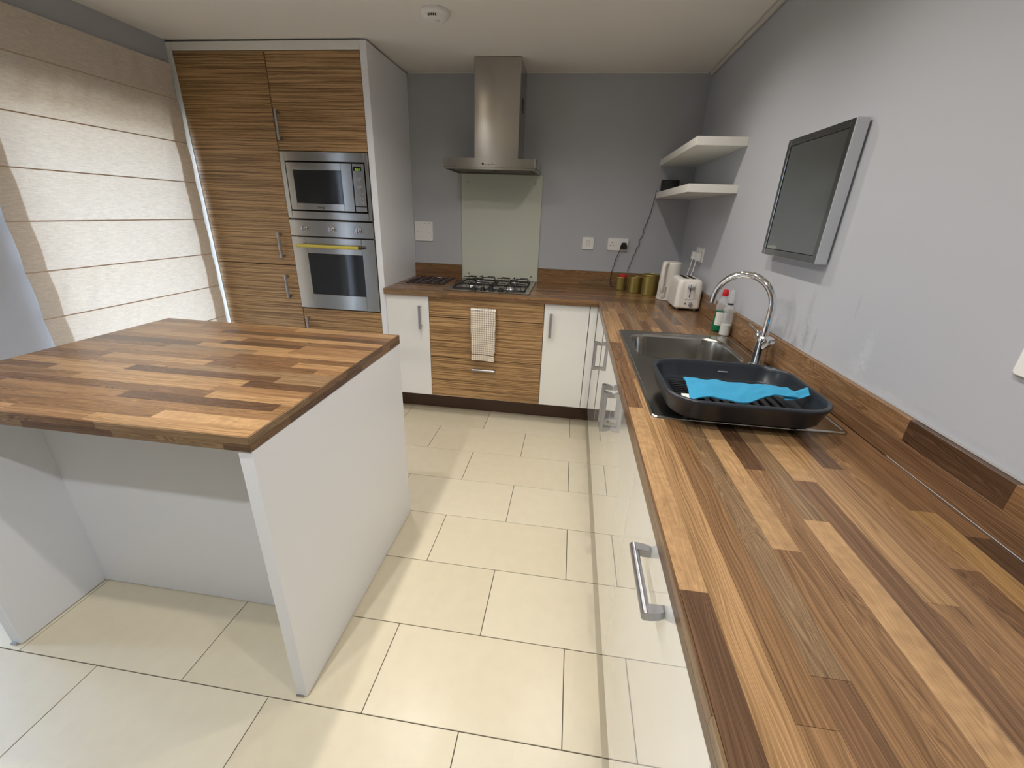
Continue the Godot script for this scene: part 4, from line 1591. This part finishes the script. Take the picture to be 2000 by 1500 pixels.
	var prof := [[0.0, 0.0], [0.029, 0.0], [0.031, 0.006], [0.0295, 0.05], [0.027, 0.075], [0.029, 0.098]]
	squash(mb, c, prof, 0.72)
	put(mb, "liquid_body", M.green_soap, o)
	mb = MB.new()
	squash(mb, c, [[0.0292, 0.0985], [0.0285, 0.120], [0.023, 0.140], [0.013, 0.156], [0.010, 0.166]], 0.72)
	put(mb, "clear_shoulder", M.clear_plastic, o)
	mb = MB.new()
	var lab := []
	for i in 6:
		var row := []
		for j in 9:
			var a := -2.6 + j * 0.22
			row.append(c + Vector3(cos(a) * 0.0306, 0.030 + i * 0.0125, -sin(a) * 0.0306 * 0.74))
		lab.append(row)
	mb.grid(lab, false, true)
	put(mb, "paper_label", M.label_white, o)
	mb = MB.new()
	mb.lathe(c + Vector3(0, 0.166, 0), [[0.0135, 0.0], [0.0135, 0.012], [0.0135, 0.012], [0.011, 0.026], [0.009, 0.029], [0.0, 0.030]], 20)
	put(mb, "cap", M.red, o)
	# clear spray bottle
	c = Vector3(-0.052, y, 1.305)
	o = thing("spray_bottle", c, "clear plastic bottle of white liquid beside the green soap", "bottle")
	mb = MB.new()
	mb.lathe(c, [[0.0, 0.0], [0.021, 0.0], [0.0225, 0.004], [0.0225, 0.115], [0.020, 0.125], [0.012, 0.135], [0.011, 0.141]], 24)
	put(mb, "clear_body", M.clear_plastic, o)
	mb = MB.new()
	mb.lathe(c, [[0.0, 0.002], [0.0205, 0.002], [0.0212, 0.006], [0.0212, 0.050], [0.0212, 0.050], [0.0, 0.050]], 24)
	put(mb, "liquid", M.label_white, o)
	mb = MB.new()
	mb.lathe(c, [[0.0128, 0.1412], [0.0128, 0.1462], [0.0128, 0.1462], [0.0, 0.1462]], 18)
	put(mb, "collar", M.black, o)
	mb = MB.new()
	mb.lathe(c, [[0.0115, 0.1465], [0.0115, 0.176], [0.009, 0.186], [0.006, 0.205], [0.0, 0.206]], 18)
	put(mb, "clear_cap", M.clear_plastic, o)
	# dark mat beside the hob
	var m0 := Vector3(-1.948, y, 0.06)
	o = thing("table_mat", Vector3(-1.80, y, 0.24), "dark striped mat lying on the worktop left of the hob", "mat")
	mb = MB.new()
	mb.box(Vector3(-1.935, y, 0.075), Vector3(-1.660, y + 0.005, 0.385), 0.002)
	put(mb, "mat_base", M.mat_dark, o)
	for k in 9:
		var a := Vector3(-1.925 + k * 0.030, y + 0.005, 0.082)
		var rib := MB.new()
		var pts := []
		for i in 9:
			var f := i / 8.0
			pts.append(Vector3(a.x + 0.012 * sin(f * 7.0 + k), y + 0.0065, lerpf(0.085, 0.375, f)))
		rib.tube(pts, 0.0055, 8)
		put(rib, "strip", M.mat_grey if k % 2 == 0 else M.mat_dark, o)
	part_box("white_tag", Vector3(-1.775, y + 0.0122, 0.125), Vector3(-1.745, y + 0.0135, 0.155), M.label_white, o, 0.0)
	# tea towel over the drawer handle
	o = thing("tea_towel", Vector3(-1.314, 0.464, 0.67), "cream checked tea towel hanging on the top drawer handle", "towel")
	rows = []
	var tn := noise(161, 1.0, 2)
	var n_front := 30
	for i in n_front + 1:
		var f := float(i) / n_front
		var row := []
		for j in 25:
			var u := j / 24.0
			var yy := lerpf(0.818, 0.466, f) - (0.006 * smoothstep(0.55, 1.0, u) * f)
			var wd := 0.079 + 0.003 * sin(f * 6.0) + 0.003 * smoothstep(0.12, 0.0, f)
			var x := -1.3145 + lerpf(-wd, wd, u) + 0.002 * tn.get_noise_2d(f * 6.0, 3.0)
			var z := 0.6675 + 0.0025 * sin(u * 11.0 + 1.0) * f + 0.003 * tn.get_noise_2d(u * 4.0, f * 3.0) - 0.006 * f
			if f < 0.06:
				z -= 0.010 * (1.0 - f / 0.06)
				yy += 0.004 * sin((1.0 - f / 0.06) * PI * 0.5)
			row.append(Vector3(x, yy, z))
		rows.append(row)
	mb = MB.new()
	mb.grid(rows, false, true)
	put(mb, "front_fall", M.check, o)
	var back := []
	for i in 12:
		var f := i / 11.0
		var row := []
		for j in 25:
			var p: Vector3 = rows[0][j]
			row.append(Vector3(p.x, p.y - f * 0.30, lerpf(p.z - 0.001, 0.6455, smoothstep(0.0, 0.05, f))))
		back.append(row)
	mb = MB.new()
	mb.grid(back, false, true, Vector2(1.0, 0.8))
	put(mb, "back_fall", M.check, o)

func squash(mb: MB, c: Vector3, prof: Array, k: float) -> void:
	mb.lathe(c, prof, 28, Basis(Vector3(1, 0, 0), Vector3(0, 1, 0), Vector3(0, 0, k)))

func wiggle(pts: Array, sd: int, amp: float) -> Array:
	var cv := Curve3D.new()
	for i in pts.size():
		var d: Vector3 = (pts[mini(i + 1, pts.size() - 1)] - pts[maxi(i - 1, 0)]) * 0.18
		cv.add_point(pts[i], -d, d)
	var nn := noise(sd, 1.0, 1)
	var out := []
	var l := cv.get_baked_length()
	var n := 40
	for i in n + 1:
		var p := cv.sample_baked(l * i / n)
		var e := sin(PI * i / n)
		out.append(p + Vector3(nn.get_noise_1d(i * 0.35), nn.get_noise_1d(i * 0.35 + 50.0) * 0.5, 0.0) * amp * e)
	return out

func uk_plug(label: String, c: Vector3, rt: Vector3, ot: Vector3, mat: Material) -> Node3D:
	var o := thing("power_plug", c, label, "plug")
	var mb := MB.new()
	mb.prism(PackedVector2Array([Vector2(-0.024, -0.020), Vector2(0.024, -0.020), Vector2(0.024, -0.004), Vector2(0.014, 0.022), Vector2(-0.014, 0.022), Vector2(-0.024, -0.004)]), c, rt, Vector3.UP, ot * 0.024)
	put(mb, "plug_body", mat, o)
	return o

func build_small_things() -> void:
	var o := uk_plug("black plug in the double socket above the canisters", Vector3(-0.408, 1.205, 0.0118), Vector3.RIGHT, Vector3.BACK, M.black)
	var mb := MB.new()
	mb.tube(wiggle([Vector3(-0.428, 1.188, 0.03), Vector3(-0.452, 1.12, 0.034), Vector3(-0.472, 1.02, 0.030), Vector3(-0.478, 0.965, 0.034), Vector3(-0.470, 0.918, 0.045), Vector3(-0.44, 0.9135, 0.06)], 171, 0.006), 0.0024, 8)
	put(mb, "cable", M.black, o)
	# black box on the lower shelf and its cable
	o = thing("black_box", Vector3(-0.16, 1.565, 0.06), "small black box on the lower floating shelf", "speaker")
	part_box("casing", Vector3(-0.216, 1.5645, 0.030), Vector3(-0.104, 1.640, 0.075), M.black, o, 0.004)
	part_box("screen", Vector3(-0.210, 1.571, 0.073), Vector3(-0.110, 1.634, 0.0757), M.black_gloss, o, 0.0)
	mb = MB.new()
	mb.tube(wiggle([Vector3(-0.240, 1.575, 0.045), Vector3(-0.243, 1.52, 0.03), Vector3(-0.262, 1.40, 0.012), Vector3(-0.285, 1.30, 0.014), Vector3(-0.312, 1.19, 0.012), Vector3(-0.345, 1.09, 0.02), Vector3(-0.362, 1.03, 0.030)], 172, 0.012), 0.002, 8)
	tag(put(mb, "shelf_cable", M.black), "thin black cable hanging from the lower shelf to the canisters", "cable")
	# white plugs and cables of toaster and kettle
	o = uk_plug("white plug on the side of the socket nearer the corner", Vector3(-0.0118, 1.194, 0.458), Vector3.BACK, Vector3.LEFT, M.plastic_white)
	mb = MB.new()
	mb.tube(wiggle([Vector3(-0.03, 1.176, 0.458), Vector3(-0.036, 1.12, 0.455), Vector3(-0.050, 1.02, 0.440), Vector3(-0.060, 0.935, 0.432)], 173, 0.006), 0.003, 8)
	put(mb, "cable", M.plastic_white, o)
	o = uk_plug("white plug on the side of the socket nearer the mirror", Vector3(-0.0118, 1.194, 0.542), Vector3.BACK, Vector3.LEFT, M.plastic_white)
	mb = MB.new()
	mb.tube(wiggle([Vector3(-0.03, 1.176, 0.542), Vector3(-0.036, 1.12, 0.540), Vector3(-0.048, 1.04, 0.53), Vector3(-0.060, 0.96, 0.545), Vector3(-0.062, 0.93, 0.557)], 174, 0.006), 0.003, 8)
	put(mb, "cable", M.plastic_white, o)
